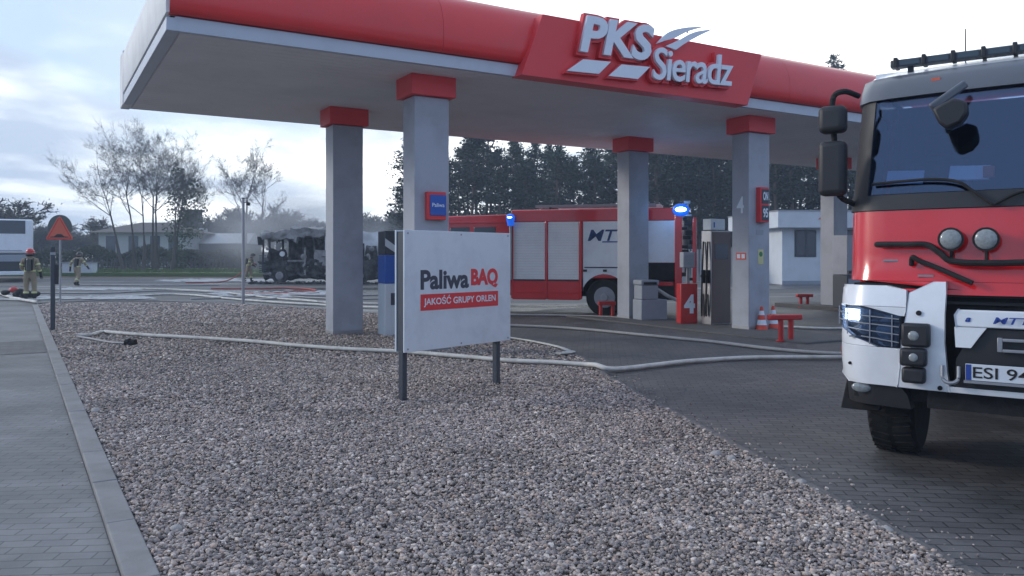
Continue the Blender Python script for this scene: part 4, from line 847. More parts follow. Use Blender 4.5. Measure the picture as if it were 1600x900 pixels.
# red front panel with a bottom edge that rises toward the corners
m = MB()
shell(m, rows((1.42, 1.5, 1.62, 1.75, 1.88, 1.935), -SIDE, SIDE), .0, .04, 64)
m.build('front_panel', M_truckred, fe1, smooth=50)
m = MB(); shell(m, [(1.33, -.45, .45), (1.365, -.85, .85), (1.418, -SIDE, SIDE)], -.004, .035, 48); m.build('lower_lip', M_truckred, fe1, smooth=50)
m = MB(); shell(m, rows((1.94, 2.0, 2.055), -AE - .05, AE + .05), .012, .05, 40); m.build('wiper_panel', M_dark, fe1, smooth=50)
m = MB(); shell(m, rows((2.06, 2.2, 2.4, 2.6, 2.84), -FL - .12, FL + .12), -.004, .008, 36); m.build('windscreen', M_screen, fe1, smooth=60)
for s in (-1, 1):
    m = MB(); a, b = sorted((s * (FL + .122), s * (AE + .06))); shell(m, rows((1.94, 2.06, 2.3, 2.6, 2.85), a, b), .004, .05, 10); m.build('pillar', M_dark, fe1, smooth=60)
    m = MB(); a, b = sorted((s * (AE + .062), s * (AE + 1.1))); shell(m, rows((2.06, 2.3, 2.6, 2.84), a, b), -.006, .01, 8); m.build('side_window', M_glass_d, fe1, smooth=60)
    m = MB(); a, b = sorted((s * (AE + 1.102), s * SIDE)); shell(m, rows((1.94, 2.3, 2.6, 2.85), a, b), .0, .05, 6); m.build('rear_pillar', M_truckred, fe1, smooth=60)
    m = MB(); a, b = sorted((s * (AE + .1), s * (AE + 1.1))); shell(m, rows((1.94, 2.055), a, b), .0, .03, 6); m.build('window_sill', M_truckred, fe1, smooth=60)
    m = MB(); a, b = sorted((s * (AE + .3), s * (AE + 1.2))); shell(m, rows((.78, 1.0, 1.2, 1.41), a, b), .0, .04, 8); m.build('door', M_truckred, fe1, smooth=60)
M_visor = mk('visor_grey', (.10, .11, .13), .35, var=.1, coat=.3)
m = MB(); shell(m, [(2.80, -SIDE, SIDE), (2.88, -SIDE, SIDE), (2.94, -SIDE, SIDE), (3.0, -SIDE, SIDE)], .03, .05, 40); m.v = [v for v in m.v]; m.build('header_panel', M_visor, fe1, smooth=60)
m = MB(); shell(m, [(3.0, -SIDE, SIDE), (3.05, -SIDE, SIDE), (3.08, -SIDE, SIDE)], .0, .06, 40); m.span((-.98, .75, 3.03), (.98, 2.1, 3.09)); m.build('roof', M_truckwhite, fe1, smooth=60)
for px in (1450, 1455): pass
x = KX(1452); m = MB(); p = CS(x, 2.93, .034); m.span((x - .03, p.y - .02, 2.90), (x + .03, p.y, 2.925)); m.build('marker_light', M_orange, fe1)
# interior seen through the glass
m = MB(); m.span((-1.0, .2, 1.86), (1.0, .85, 2.0)); m.build('dashboard', M_dark, fe1, bev=.03)
m = MB(); m.span((-1.06, 2.0, 1.3), (1.06, 2.06, 3.0)); m.span((-1.05, .4, 1.3), (1.05, 2.0, 1.36)); m.build('cab_rear_wall', M_dark, fe1)
for x in (-.62, .62):
    m = MB(); m.span((x - .25, 1.2, 1.4), (x + .25, 1.7, 1.95)); m.span((x - .24, 1.6, 1.95), (x + .24, 1.75, 2.45)); m.span((x - .13, 1.6, 2.48), (x + .13, 1.72, 2.68)); m.build('seat', M_black, fe1, bev=.04)
m = MB()
c_ = []
for i in range(24): a_ = 2 * math.pi * i / 24; c_.append(Vector((.62 + .22 * math.cos(a_), .75 + .1 * math.sin(a_), 2.12 + .2 * math.sin(a_))))
m.tube(c_ + [c_[0]], .018, 6); m.tube([(.62, .9, 1.95), (.62, .75, 2.12)], .03, 6); m.build('steering_wheel', M_black, fe1)
for px0, px1, py0, py1 in ((1384, 1442, 268, 292), (1482, 1546, 260, 286)):
    x0, x1 = KX(px0, .3), KX(px1, .3); z0, z1 = KZ(px0, py1, .3), KZ(px0, py0, .3); m = MB(); m.box(((x0 + x1) / 2, .34, (z0 + z1) / 2 + .01), (x1 - x0, .008, z1 - z0), M=Matrix.Rotation(R(-30), 3, 'X') @ Matrix.Rotation(R(3), 3, 'Y')); m.build('document', M_paper, fe1)
m = MB(); m.box((KX(1545, .3), .30, KZ(1545, 268, .3)), (.07, .03, .08)); m.build('badge', M_orange, fe1)
# outside front mirror
x0, z0 = KX(1450, -.12), KZ(1450, 165, -.12); x1, z1 = KX(1502, -.12), KZ(1502, 128, -.12)
m = MB(); m.bar((x0, .0, z0), (x1, .16, z1 + .04), .035, .06); m.build('mirror_arm', M_visor, fe1, bev=.015)
mp_ = [(KX(px, -.1), KZ(px, py, -.1)) for px, py in ((1455, 170), (1466, 192), (1478, 201), (1500, 192), (1512, 176), (1510, 158), (1490, 152), (1470, 162))]
m = MB(); m.prism(mp_, (0, -.03, 0), EX, EZ, -.07, .07); m.build('front_mirror', M_dark, fe1, bev=.02)
# wiper, handrail bars
def bar_(pts, r, name, mat): m = MB(); m.tube(smooth_path([CS(KX(px), KZ(px, py), o_) for px, py, o_ in pts], 5), r, 8); m.build(name, mat, fe1)
bar_([(1357, 286, .03), (1400, 282, .035), (1455, 279, .04), (1495, 283, .05), (1520, 298, .05), (1552, 320, .05)], .011, 'wiper', M_black)
bar_([(1553, 320, .05), (1600, 298, .04), (1680, 292, .035)], .011, 'wiper', M_black)
bar_([(1370, 382, .03), (1376, 382, .07), (1420, 382, .07), (1452, 383, .07), (1472, 396, .07), (1490, 408, .07), (1540, 411, .07), (1600, 410, .07), (1680, 408, .07), (1760, 408, .06)], .022, 'handrail', M_black)
bar_([(1424, 414, .02), (1428, 402, .06), (1440, 408, .06), (1475, 422, .06), (1522, 442, .06)], .018, 'handrail', M_black)
for (px, py) in ((1389, 407), (1446, 431)):
    x, z = KX(px), KZ(px, py); p = CS(x, z, .004); m = MB(); m.box((x, p.y, z), (.10, .012, .014)); m.build('grip_slot', M_galv, fe1)
for px in (1487, 1542, 1630, 1690):
    x, z = KX(px), KZ(px, 374); p = CS(x, z, 0); m = MB(); m.cone((x, p.y + .0, z), (x, p.y - .09, z), .06, .082, 24); m.tube([(x, p.y - .03, z - .07), (x, p.y - .05, z - .17)], .012, 6); o = m.build('round_lamp', M_black, fe1)
    m = MB(); m.ball((x, p.y - .085, z), (.070, .022, .070), 20, 8); m.build('lens', M_lamp, o)
# dark recess, bumper assembly
m = MB(); m.span((-1.0, .06, .55), (1.0, .3, 1.40)); m.build('grille_core', M_black, fe1)
for z in (1.26, 1.31): 
    m = MB(); m.span((-.45, .035, z), (.6, .058, z + .02)); m.build('grille_bar', M_dark, fe1)
def outline(pts, name, mat, off, th, n=10):
    """white panels traced as left/right edges of the bumper, row by row: (py, pxl, pxr)"""
    rr = []
    for py, l, r_ in pts:
        z = KZ((l + r_) / 2, py)
        def aa(px):
            x = KX(px)
            return x if abs(x) < FL else math.copysign(FL + RC * math.asin(min(1, (abs(x) - FL) / RC)), x)
        rr.append((z, aa(l), aa(r_)))
    rr = sorted(rr); m = MB(); shell(m, rr, off, th, n); return m.build(name, mat, fe1, smooth=55, bev=.004)
for s in (-1, 1):
    def sh(name, mat, rr, off, th, n=12, bev=.004):
        m = MB(); shell(m, [(z, *(sorted((s * -a, s * -b)))) for z, a, b in rr], off, th, n); return m.build(name, mat, fe1, smooth=55, bev=bev)
    # a is measured from the image-left end: positive numbers = distance from centre
    sh('bumper_corner', M_truckwhite, [(.66, .68, 1.02), (.70, .67, 1.18), (.80, .655, AE + .12), (.94, .65, AE + .15)], .05, .06, 14)
    sh('bumper_corner', M_truckwhite, [(1.235, .615, AE + .12), (1.30, .62, AE + .10), (1.355, .625, AE + .04), (1.385, .75, AE - .12)], .05, .06, 14)
    sh('bumper_corner', M_truckwhite, [(.942, .80, AE + .15), (1.0, .955, AE + .145), (1.06, 1.09, AE + .14), (1.12, 1.125, AE + .135), (1.233, 1.14, AE + .12)], .05, .06, 10)
    sh('bumper_corner', M_truckwhite, [(1.172, .628, .66), (1.20, .62, .76), (1.233, .615, .90)], .05, .06, 6)
    sh('bumper_column', M_truckwhite, [(.66, .34, .672), (.80, .36, .655), (1.0, .375, .645), (1.2, .375, .61), (1.34, .37, .60), (1.42, .37, .45)], .055, .06, 8)
    hb = sh('headlight', M_black, [(.945, .66, .81), (1.0, .655, .965), (1.06, .65, 1.10), (1.12, .645, 1.135), (1.17, .625, 1.14), (1.20, .75, 1.145), (1.231, .89, 1.15)], .025, .05, 10)
    m = MB(); 
    for (a_, z_, ra, rz_) in ((.76, 1.06, .085, .07), (.90, 1.06, .06, .05)):
        p = CS(-s * a_, z_, .03); m.ball(p, (ra * .75, .018, rz_ * .75), 6, 5); m.box(CS(-s * (a_ + .03), z_ - .055, .03), (.15, .02, .012)); m.box(CS(-s * (a_ - .03), z_ + .07, .03), (.13, .02, .010))
    m.build('reflector', M_lamp, hb)
    m = MB(); shell(m, [(1.125, *sorted((-s * .93, -s * 1.07))), (1.205, *sorted((-s * .93, -s * 1.06)))], .046, .01, 4); m.build('lit_element', M_lit if s == 1 else M_lamp, hb)
    m = MB()
    for z_, a9 in ((.985, .9), (1.04, 1.0), (1.095, 1.13), (1.15, 1.14)): m.tube([CS(-s * (.655 + (a9 - .655) * t / 6), z_ + .03 * t / 6, .072) for t in range(7)], .0045, 5)
    for a_, zl, zh in ((.70, .95, 1.18), (.85, .96, 1.21), (1.0, 1.02, 1.22), (1.12, 1.08, 1.22)): m.tube([CS(-s * a_, z_, .072) for z_ in (zl, 1.1, zh)], .0045, 5)
    m.build('guard_grille', M_galv, hb)
    m = MB(); shell(m, [(z, *sorted((-s * a, -s * b))) for z, a, b in [(.950, .665, .81), (1.0, .66, .96), (1.06, .655, 1.095), (1.12, .65, 1.13), (1.17, .64, 1.135), (1.20, .76, 1.14), (1.227, .9, 1.145)]], .058, .004, 10); m.build('cover_glass', M_screen, hb, smooth=60)
    m = MB()
    for (z0_, z1_, a0, a1) in ((.965, 1.13, .45, .63), (.83, .955, .47, .64), (.71, .82, .48, .63)):
        q0 = CS(-s * (a0 + a1) / 2, (z0_ + z1_) / 2, .09); m.box(q0, (a1 - a0, .09, z1_ - z0_))
    lb_ = m.build('lamp_stack', M_dark, fe1, bev=.02)
    m = MB()
    for (z_, r_) in ((1.045, .035), (.895, .03)): q0 = CS(-s * .545, z_, .136); m.ball(q0, (r_, .01, r_), 14, 6)
    m.build('lens', M_lamp, lb_)
    m = MB(); q0 = CS(-s * .53, 1.2, .058); m.cone(q0, q0 + Vector((0, -.01, 0)), .018, .018, 12); q0 = CS(-s * 1.0, .80, .053); m.cone(q0, q0 + Vector((0, -.01, 0)), .012, .012, 10); q0 = CS(-s * .40, .685, .058); m.cone(q0, q0 + Vector((0, -.01, 0)), .016, .016, 12); m.build('sensor', M_black, fe1)
    sh('side_reflector', M_orange, [(.82, AE + .0, AE + .06), (.90, AE + .0, AE + .06)], .056, .01, 3)
    m = MB(); shell(m, [(z, *sorted((-s * a, -s * b))) for z, a, b in [(.50, .60, AE + .05), (.6, .62, AE + .10), (.70, .70, AE + .14)]], .015, .1, 12); m.build('lower_bumper', M_dark, fe1, smooth=55)
    q0 = CS(-s * .93, .625, .03); m = MB(); m.ball(q0, (.07, .02, .038), 18, 8); m.build('fog_lamp', M_lamp, fe1)
    # front wheel
    wx = -s * .83; m = MB(); m.cone((wx - .17, .95, .50), (wx + .17, .95, .50), .5, .5, 40)
    w_ = m.build('wheel', M_black, fe1, bev=.04)
    m = MB()
    for i in range(36):
        a_ = 2 * math.pi * i / 36
        for sx in (-.085, .085): m.box((wx + sx, .95 + .5 * math.cos(a_), .5 + .5 * math.sin(a_)), (.13, .05, .022), M=Matrix.Rotation(a_ - math.pi / 2, 3, 'X') @ Matrix.Rotation(.25 if sx > 0 else -.25, 3, 'Z'))
    m.build('tread', M_black, w_)
    m = MB(); m.cone((wx - s * .16, .95, .5), (wx - s * .178, .95, .5), .3, .26, 28); m.cone((wx - s * .178, .95, .5), (wx - s * .23, .95, .5), .1, .08, 20); m.build('rim', M_galv, w_)
    m = MB(); a0 = -s * (HW - .28); a1 = -s * (HW + .0); m.span((min(a0, a1), .20, .42), (max(a0, a1), .32, .72)); m.v = [Vector(v) + Vector((-.06 * s if v[2] < .5 else 0, 0, 0)) for v in m.v]; m.build('mud_flap', M_black, fe1, bev=.01)
    m = MB(); m.span((min(-s * .6, -s * 1.12), .35, 1.05), (max(-s * .6, -s * 1.12), 1.62, 1.3)); m.build('wheel_arch', M_black, fe1, bev=.03)
    # door mirrors on arms
    for (za, zb, w__, nm) in ((2.06, 2.48, .20, 'mirror'), (2.54, 2.75, .20, 'mirror')):
        xm = -s * 1.16; m = MB(); m.span((xm - .10, .02, za), (xm + .10, .16, zb)); m.build(nm, M_dark, fe1, bev=.045, seg=4)
    m = MB(); m.tube(smooth_path([(-s * 1.0, .22, 2.83), (-s * 1.09, .12, 2.86), (-s * 1.17, .12, 2.80), (-s * 1.16, .13, 2.5), (-s * 1.14, .14, 2.1), (-s * 1.04, .25, 2.0)], 5), .022, 8); m.build('mirror_bracket', M_black, fe1)
# centre of the bumper
cz = [(.66, -.36, .36), (.70, -.36, .36)]
m = MB(); shell(m, cz, .055, .05, 10); m.build('lower_rail', M_truckwhite, fe1, bev=.004)
m = MB(); shell(m, [(1.12, -.30, .30), (1.20, -.31, .31), (1.235, -.29, .29)], .075, .06, 12); m.build('centre_panel', M_truckwhite, fe1, smooth=55, bev=.008)
for s in (-1, 1): m = MB(); shell(m, [(.98, *sorted((s * .21, s * .30))), (1.06, *sorted((s * .16, s * .305))), (1.118, *sorted((s * .12, s * .308)))], .075, .06, 4); m.build('centre_panel', M_truckwhite, fe1, smooth=55)
m = MB(); shell(m, [(.70, -.32, .32), (.9, -.30, .30), (1.05, -.22, .22), (1.11, -.16, .16)], .045, .05, 10); m.build('winch_cover', M_dark, fe1, smooth=55)
M_logob = mk('logo_blue', (.02, .06, .30), .4, var=.05)
text('body_lettering', 'MTT', M_logob, fe1, Vector((KX(1555), CS(0, 1.17, .077).y - .012, 1.15)), EX, EZ, .22, .045, .002, .015, .25)
text('body_lettering', 'a', M_logob, fe1, Vector((KX(1512), CS(KX(1512), 1.17, .077).y - .002, 1.155)), EX, EZ, .035, .03, .002, .04, .4)
yb = -.19
m = MB(); m.span((-.06, yb, .965), (-.03, yb + .03, 1.06)); m.span((-.06 + .03, yb, 1.035), (.30, yb + .03, 1.055)); m.span((-.03, yb, .965), (.30, yb + .03, .985)); m.span((.28, yb, .965), (.31, yb + .03, 1.06)); m.build('fairlead', M_galv, fe1, bev=.004)
m = MB(); m.tube(smooth_path([(.27, yb - .03, .99), (.30, yb - .05, .93), (.33, yb - .04, .86), (.30, yb - .04, .82), (.27, yb - .04, .86)], 5), .014, 8); m.build('tow_hook', M_galv, fe1)
for x in (-.335, .335):
    m = MB(); m.tube(smooth_path([(x - .05, -.16, .85), (x - .045, -.17, .76), (x, -.18, .735), (x + .045, -.17, .76), (x + .05, -.16, .85)], 5), .013, 8); m.build('shackle', M_galv, fe1)
# number plate
px0 = KX(1513); w_p = .47; m = MB(); yb2 = -.185; m.span((px0, yb2, .765), (px0 + w_p, yb2 + .012, .875)); pl = m.build('number_plate', mk('plate_white', (.66, .70, .74), .4, var=.02), fe1, bev=.003)
m = MB(); m.span((px0 + .002, yb2 - .002, .768), (px0 + .035, yb2 - .0003, .872)); m.build('plate_band', M_logob, pl)
text('plate_lettering', 'ESI 94', M_black, pl, (px0 + .045, yb2 - .001, .783), EX, EZ, .32, .075, .002, .008)
m = MB(); m.span((px0 - .01, yb2 + .001, .745), (px0 + w_p + .01, yb2 + .02, .763)); m.build('plate_holder', M_galv, fe1)
m = MB(); m.span((-.5, .0, .52), (.5, .35, .655)); m.build('underrun', M_black, fe1)
# light bar on the roof
m = MB(); m.span((-.84, .56, 3.09), (.86, .66, 3.15)); lbk = m.build('roof_light_bar', M_post, fe1, bev=.01)
for i in range(9):
    x = -.80 + i * .2; m = MB(); m.span((x - .015, .54, 3.085), (x + .015, .68, 3.165)); m.build('light_housing', M_dark, lbk, bev=.006)
    if i < 8: m = MB(); m.span((x + .03, .552, 3.10), (x + .17, .558, 3.14)); m.build('light_lens', M_glass_d, lbk)
for x in (-.7, .7): m = MB(); m.bar((x, .62, 3.04), (x, .62, 3.10), .04); m.build('light_bracket', M_dark, lbk)
m = MB(); m.tube([(-.35, .9, 3.05), (-.35, .9, 3.4)], .005, 5); m.build('aerial', M_dark, fe1)
# body behind the cab
m = MB(); m.span((-1.14, 2.25, 1.0), (1.14, 6.9, 3.0)); m.build('body', M_truckred, fe1, bev=.02)
m = MB(); m.span((-.45, .4, .55), (.45, 7.0, .95)); m.build('chassis', M_black, fe1)
for s in (-1, 1):
    for y0 in (2.4, 3.95, 5.5): m = MB(); m.span((s * 1.142 - .006, y0, 1.15 if y0 != 3.95 else 1.5), (s * 1.142 + .006, y0 + 1.35, 2.75)); m.build('roller_shutter', M_shutter, fe1, bev=.003)
    m = MB(); m.cone((s * 1.12, 4.6, .5), (s * .6, 4.6, .5), .5, .5, 36); w_ = m.build('wheel', M_black, fe1, bev=.04); m = MB(); m.cone((s * 1.12, 4.6, .5), (s * 1.135, 4.6, .5), .28, .26, 24); m.build('rim', M_galv, w_)

# ---------------------------------------------------------------- far fire engine seen from its side
D2 = Vector((.968, -.25, 0)).normalized(); O2 = Vector((2.46, 21.2, 0))
fe2 = thing('fire_engine', 'red fire engine with white roller shutters parked behind the canopy columns', 'fire engine', O2, math.atan2(D2.y, D2.x))
def SX(px): k = (px - 800) / FPX; return (O2.y * k - O2.x) / (D2.x - D2.y * k)
def SZ(px, py): return EYE + (HORIZON - py) / FPX * (O2.y + D2.y * SX(px))
xb0, xb1 = SX(799), 1.95
m = MB(); m.span((xb0, .06, 1.0), (xb1, 2.34, 2.86)); m.build('body', M_truckred, fe2, bev=.03)
m = MB(); m.span((xb0, .02, 2.53), (xb1, .06, 2.84)); m.build('top_rail', M_truckred, fe2, bev=.012)
sh_ = [(SX(801), SX(851)), (SX(856), SX(904))]
def shutter(x0, x1, z0, z1, nm='roller_shutter'):
    m = MB(); n = int((z1 - z0) / .07); vs = []
    for i in range(n + 1):
        z = z0 + (z1 - z0) * i / n
        m.add([(x0, .035, z), (x1, .035, z), (x1, .028, z + .01), (x0, .028, z + .01)], [(0, 1, 2, 3)]) if 0 else None
    for i in range(n):
        za = z0 + (z1 - z0) * i / n; zb = z0 + (z1 - z0) * (i + 1) / n; m.span((x0, .03, za + .001), (x1, .058, zb - .001))
    o = m.build(nm, M_shutter, fe2, bev=.003)
    m = MB(); m.span((x0 + .02, .012, z0 - .03), (x1 - .02, .03, z0 + .01)); m.build('shutter_handle', M_dark, o)
for x0, x1 in sh_:
    shutter(x0, x1, .96, 2.52)
    m = MB(); m.span((x0 - .02, .02, .42), (x1 + .02, .5, .935)); m.build('skirt', M_truckred, fe2, bev=.015)
    m = MB(); m.span((x0 + .04, .008, .60), (x1 - .04, .02, .66)); m.build('skirt_ridge', M_truckred, fe2, bev=.004)
for px in (800, 853.5, 907): x = SX(px); m = MB(); m.span((x - .03, .012, .45), (x + .03, .058, 2.53)); m.build('post', M_truckred, fe2, bev=.01)
x0, x1 = SX(911), SX(1055)
xw = SX(944) ; zw = .50
prof = [(x0, .55)] + [(xw + .62 * math.cos(a), zw + .62 * math.sin(a)) for a in [math.pi * (1 - i / 14) for i in range(15)]] + [(xw + .62, .98), (x1, .98), (x1, 2.52), (x0, 2.52)]
prof = [(x0, .60), (xw - .62, .60)] + [(xw + .62 * math.cos(a), zw + .62 * math.sin(a)) for a in [math.pi * (.94 - .72 * i / 12) for i in range(13)]] + [(SX(1010), .98), (SX(1010), 1.43), (x1, 1.43), (x1, 2.52), (x0, 2.52)]
m = MB(); m.span((SX(1010) + .01, .03, .99), (x1, .058, 1.42)); m.build('open_locker', M_black, fe2)
m = MB(); m.prism(prof, (0, .058, 0), EX, EZ, 0, .03); m.build('white_side_panel', M_truckwhite, fe2)
m = MB(); m.span((x0 + .03, .02, 1.28), (SX(1010), .028, 1.31)); m.build('panel_seam', M_dark, fe2)
for px in (914, 945): x = SX(px); m = MB(); m.span((x - .05, .005, 1.18), (x + .05, .028, 1.24)); m.build('latch', M_dark, fe2)
lt = SX(918)
text('body_lettering', 'MT', mk('logo_navy', (.02, .05, .16), .4), fe2, (lt, .026, 2.0), EX, EZ, .80, .30, .003, .012, .25)
text('body_lettering', 'T', M_orange, fe2, (lt + .80, .026, 2.0), EX, EZ, .34, .30, .003, .03, .35)
m = MB(); m.prism([(lt + .38, 1.96), (lt + 1.4, 1.96), (lt + 1.42, 1.99), (lt + .40, 1.99)], (0, .026, 0), EX, EZ, 0, .003); m.build('logo_line', M_logob, fe2)
for wx in (xw, -4.35):
    for yy, s in ((.06, 1), (2.0, -1)):
        m = MB(); m.cone((wx, yy, .5), (wx, yy + .3, .5), .5, .5, 36); w_ = m.build('wheel', M_black, fe2, bev=.04)
        m = MB(); m.cone((wx, yy - .012, .5), (wx, yy + .02, .5), .27, .30, 24); m.cone((wx, yy - .05, .5), (wx, yy, .5), .09, .11, 16); m.build('rim', M_greyp, w_)
m = MB(); m.span((-5.0, .5, .5), (1.9, 1.9, 1.0)); m.build('chassis', M_black, fe2)
m = MB(); m.span((SX(968), .12, .45), (xb1, .5, .96)); m.build('rear_locker', M_dark, fe2, bev=.02)
m = MB(); m.span((SX(1012), .10, .98), (SX(1052), .13, 1.3)); m.build('equipment', M_black, fe2); m = MB(); m.span((SX(1012), .07, .82), (SX(1052), .118, .93)); m.span((SX(1016), .06, 1.02), (SX(1030), .1, 1.12)); m.build('red_rail', M_truckred, fe2, bev=.01)
# cab
cx0, cx1 = -5.35, SX(796)
m = MB(); m.add([(x, y, z) for y in (.04, 2.3) for x, z in ((cx0, .55), (cx1, .55), (cx1, 2.74), (cx0 + .25, 2.70), (cx0 + .02, 1.8))], [(0, 1, 2, 3, 4), (9, 8, 7, 6, 5), (0, 5, 6, 1), (1, 6, 7, 2), (2, 7, 8, 3), (3, 8, 9, 4), (4, 9, 5, 0)]); m.build('cab', M_truckred, fe2, bev=.04)
for a_, b_ in ((703, 733), (740, 774)): m = MB(); m.span((SX(a_), .025, 1.62), (SX(b_), .045, 2.40)); m.build('side_window', M_glass_d, fe2, bev=.01)
m = MB(); m.span((cx0 + .35, .025, 1.62), (SX(698), .045, 2.36)); m.build('side_window', M_glass_d, fe2)
m = MB(); m.span((cx0 + .5, .02, 2.50), (cx1, .05, 2.56)); m.build('cab_rib', M_truckred, fe2, bev=.01)
for i in range(4): m = MB(); m.span((SX(780), .028, 1.75 + i * .16), (SX(790), .045, 1.82 + i * .16)); m.build('vent_slot', M_truckred, fe2)
# exhaust stack and beacons
x = SX(798.5); m = MB(); m.cone((x, -.04, .95), (x, -.04, 2.5), .04, .04, 12); m.build('stack_pipe', M_galv, fe2)
m = MB(); m.cone((x, -.06, 2.42), (x, -.06, 2.62), .08, .12, 16); m.ball((x, -.06, 2.66), (.125, .125, .09), 16, 8); bc = m.build('beacon', M_bluel, fe2, smooth=60); m = MB(); m.ball((x, -.15, 2.65), (.07, .04, .028), 12, 6); m.build('lit_element', M_bluelit, bc)
x = SX(1064); m = MB(); m.ball((x, .0, 2.79), (.22, .12, .17), 20, 10); bc = m.build('beacon', M_bluel, fe2, smooth=60); m = MB(); m.ball((x, -.10, 2.80), (.14, .06, .06), 14, 8); m.build('lit_element', M_bluelit, bc)
bl = bpy.data.lights.new('beacon_glow', 'POINT'); bl.energy = 3; bl.color = (.15, .4, 1); bl.shadow_soft_size = .1; blo = bpy.data.objects.new('beacon_glow', bl); COL.objects.link(blo); blo.parent = fe2; blo.location = (x, -.4, 2.8)
# roof gear
m = MB(); lx0, lx1 = SX(832), SX(962)
for yy in (.35, .75): m.span((lx0, yy, 2.93), (lx1 + 1, yy + .05, 3.0))
xx = lx0 + .1
while xx < lx1 + .9: m.span((xx, .4, 2.94), (xx + .035, .75, 2.98)); xx += .28
m.build('roof_ladder', M_galv, fe2); m = MB(); m.span((lx0 + .4, .3, 2.86), (lx0 + .46, .9, 2.93)); m.span((lx1 + .3, .3, 2.86), (lx1 + .36, .9, 2.93)); m.build('ladder_mount', M_dark, fe2)
m = MB(); m.span((lx0 + .5, 1.1, 2.862), (1.4, 1.9, 3.02)); m.build('roof_box', M_shutter, fe2, bev=.02)
# rear frame with equipment
m = MB(); m.span((xb1 - .13, .0, .5), (xb1 + .05, .12, 2.78)); m.span((xb1 + .32, .0, .9), (xb1 + .42, .14, 2.6)); m.build('rear_frame', M_truckred, fe2, bev=.015)
m = MB(); rng = random.Random(6)
for i in range(14): m.box((xb1 + .2 + rng.uniform(-.1, .1), .15 + rng.uniform(-.05, .1), 1.0 + i * .12), (rng.uniform(.08, .22), .2, rng.uniform(.06, .12)))
m.build('rear_equipment', M_dark, fe2, bev=.01)
m = MB(); m.span((xb1 + .08, -.02, 2.62), (xb1 + .3, .1, 2.68)); m.span((xb1 + .10, -.03, 2.95), (xb1 + .26, .1, 3.03)); m.bar((xb1 + .2, .05, 2.6), (xb1 + .2, .05, 3.0), .04); m.build('work_light', M_galv, fe2, bev=.01)

# ---------------------------------------------------------------- white coach at the left
g0 = AT(-95, 441, 50)
co_ = thing('coach', 'white coach seen from behind at the left edge with a dark rear window', 'coach', (AT(52, 440, 50).x, 50, 0), R(31))
m = MB(); m.span((-2.6, 0, 1.75), (0, 11, 3.88)); m.build('body', M_truckwhite, co_, bev=.12, seg=4)
m = MB(); m.span((-2.42, -.02, 2.98), (-.42, .03, 3.80)); m.build('rear_window', M_glass_d, co_, bev=.05)
m = MB(); m.span((-2.58, .03, .55), (-.02, 11, 1.748)); m.build('lower_body', M_dark, co_, bev=.05)
m = MB(); m.span((-2.55, -.03, 1.25), (-.05, .02, 1.68)); m.build('engine_hatch', M_greyp, co_, bev=.03); m = MB(); m.span((-2.6, -.08, .42), (.0, .04, .66)); m.build('bumper', M_truckwhite, co_, bev=.04)
for x in (-2.4, -.2): m = MB(); m.span((x - .12, -.045, 1.3), (x + .12, .0, 1.62)); m.build('tail_light', M_redpaint, co_, bev=.02)
for x in (-2.3, -.3):
    for y_ in (2.2, 8.5): m = MB(); m.cone((x - .15, y_, .5), (x + .15, y_, .5), .5, .5, 28); m.build('wheel', M_black, co_)
for i in range(5): m = MB(); m.span((-.02, 1 + i * 1.95, 2.5), (.012, 2.8 + i * 1.95, 3.55)); m.build('side_window', M_glass_d, co_)
m = MB(); m.span((-2.0, -.032, 1.92), (-.6, -.0, 1.96)); m.build('panel_seam', M_greyp, co_)

# ---------------------------------------------------------------- burnt-out bus
bx = AT(405, 443, 46.5).x; wr = thing('burnt_bus', 'burnt-out black bus wreck with a sagging ash-grey roof', 'bus wreck', (bx, 46.5, 0), R(-2))
def rough(m, amp, fr, seed):
    m.v = [tuple(Vector(v) + noise.noise_vector(Vector(v) * fr + Vector((seed, 0, 0))) * amp) for v in m.v]
def grid_box(m, a, b, nx, ny, nz):
    a = Vector(a); b = Vector(b)
    def face(o, u, v, nu, nv):
        m.add([o + u * i / nu + v * j / nv for j in range(nv + 1) for i in range(nu + 1)], [(j * (nu + 1) + i, j * (nu + 1) + i + 1, (j + 1) * (nu + 1) + i + 1, (j + 1) * (nu + 1) + i) for j in range(nv) for i in range(nu)])
    d = b - a; X_, Y_, Z_ = Vector((d.x, 0, 0)), Vector((0, d.y, 0)), Vector((0, 0, d.z))
    face(a, X_, Z_, nx, nz); face(a + Y_, X_, Z_, nx, nz); face(a, Y_, Z_, ny, nz); face(a + X_, Y_, Z_, ny, nz); face(a, X_, Y_, nx, ny); face(a + Z_, X_, Y_, nx, ny)
rng = random.Random(3)
m = MB(); grid_box(m, (.1, 0, .35), (7.6, 2.4, 1.35), 34, 10, 8); rough(m, .34, 1.6, 1); rough(m, .10, 5, 2); m.mat(1)
for i in range(26): m.ball((rng.uniform(.1, 6.6), rng.uniform(-.1, .2), rng.uniform(.5, 2.3)), (rng.uniform(.06, .28), .1, rng.uniform(.05, .2)), 7, 5)
m.build('lower_body', [M_char, M_ash], wr, smooth=25)
m = MB()
for (x0, x1, z0, z1) in ((.1, 2.2, 2.55, 3.0), (1.9, 3.6, 2.75, 3.2), (3.0, 5.0, 2.65, 3.1), (4.8, 5.6, 2.7, 3.05)): grid_box(m, (x0, -.08, z0), (x1, 2.4, z1), 16, 12, 5)
rough(m, .26, 1.1, 7); rough(m, .10, 4, 3); m.build('roof', M_ash, wr, smooth=15)
m = MB()
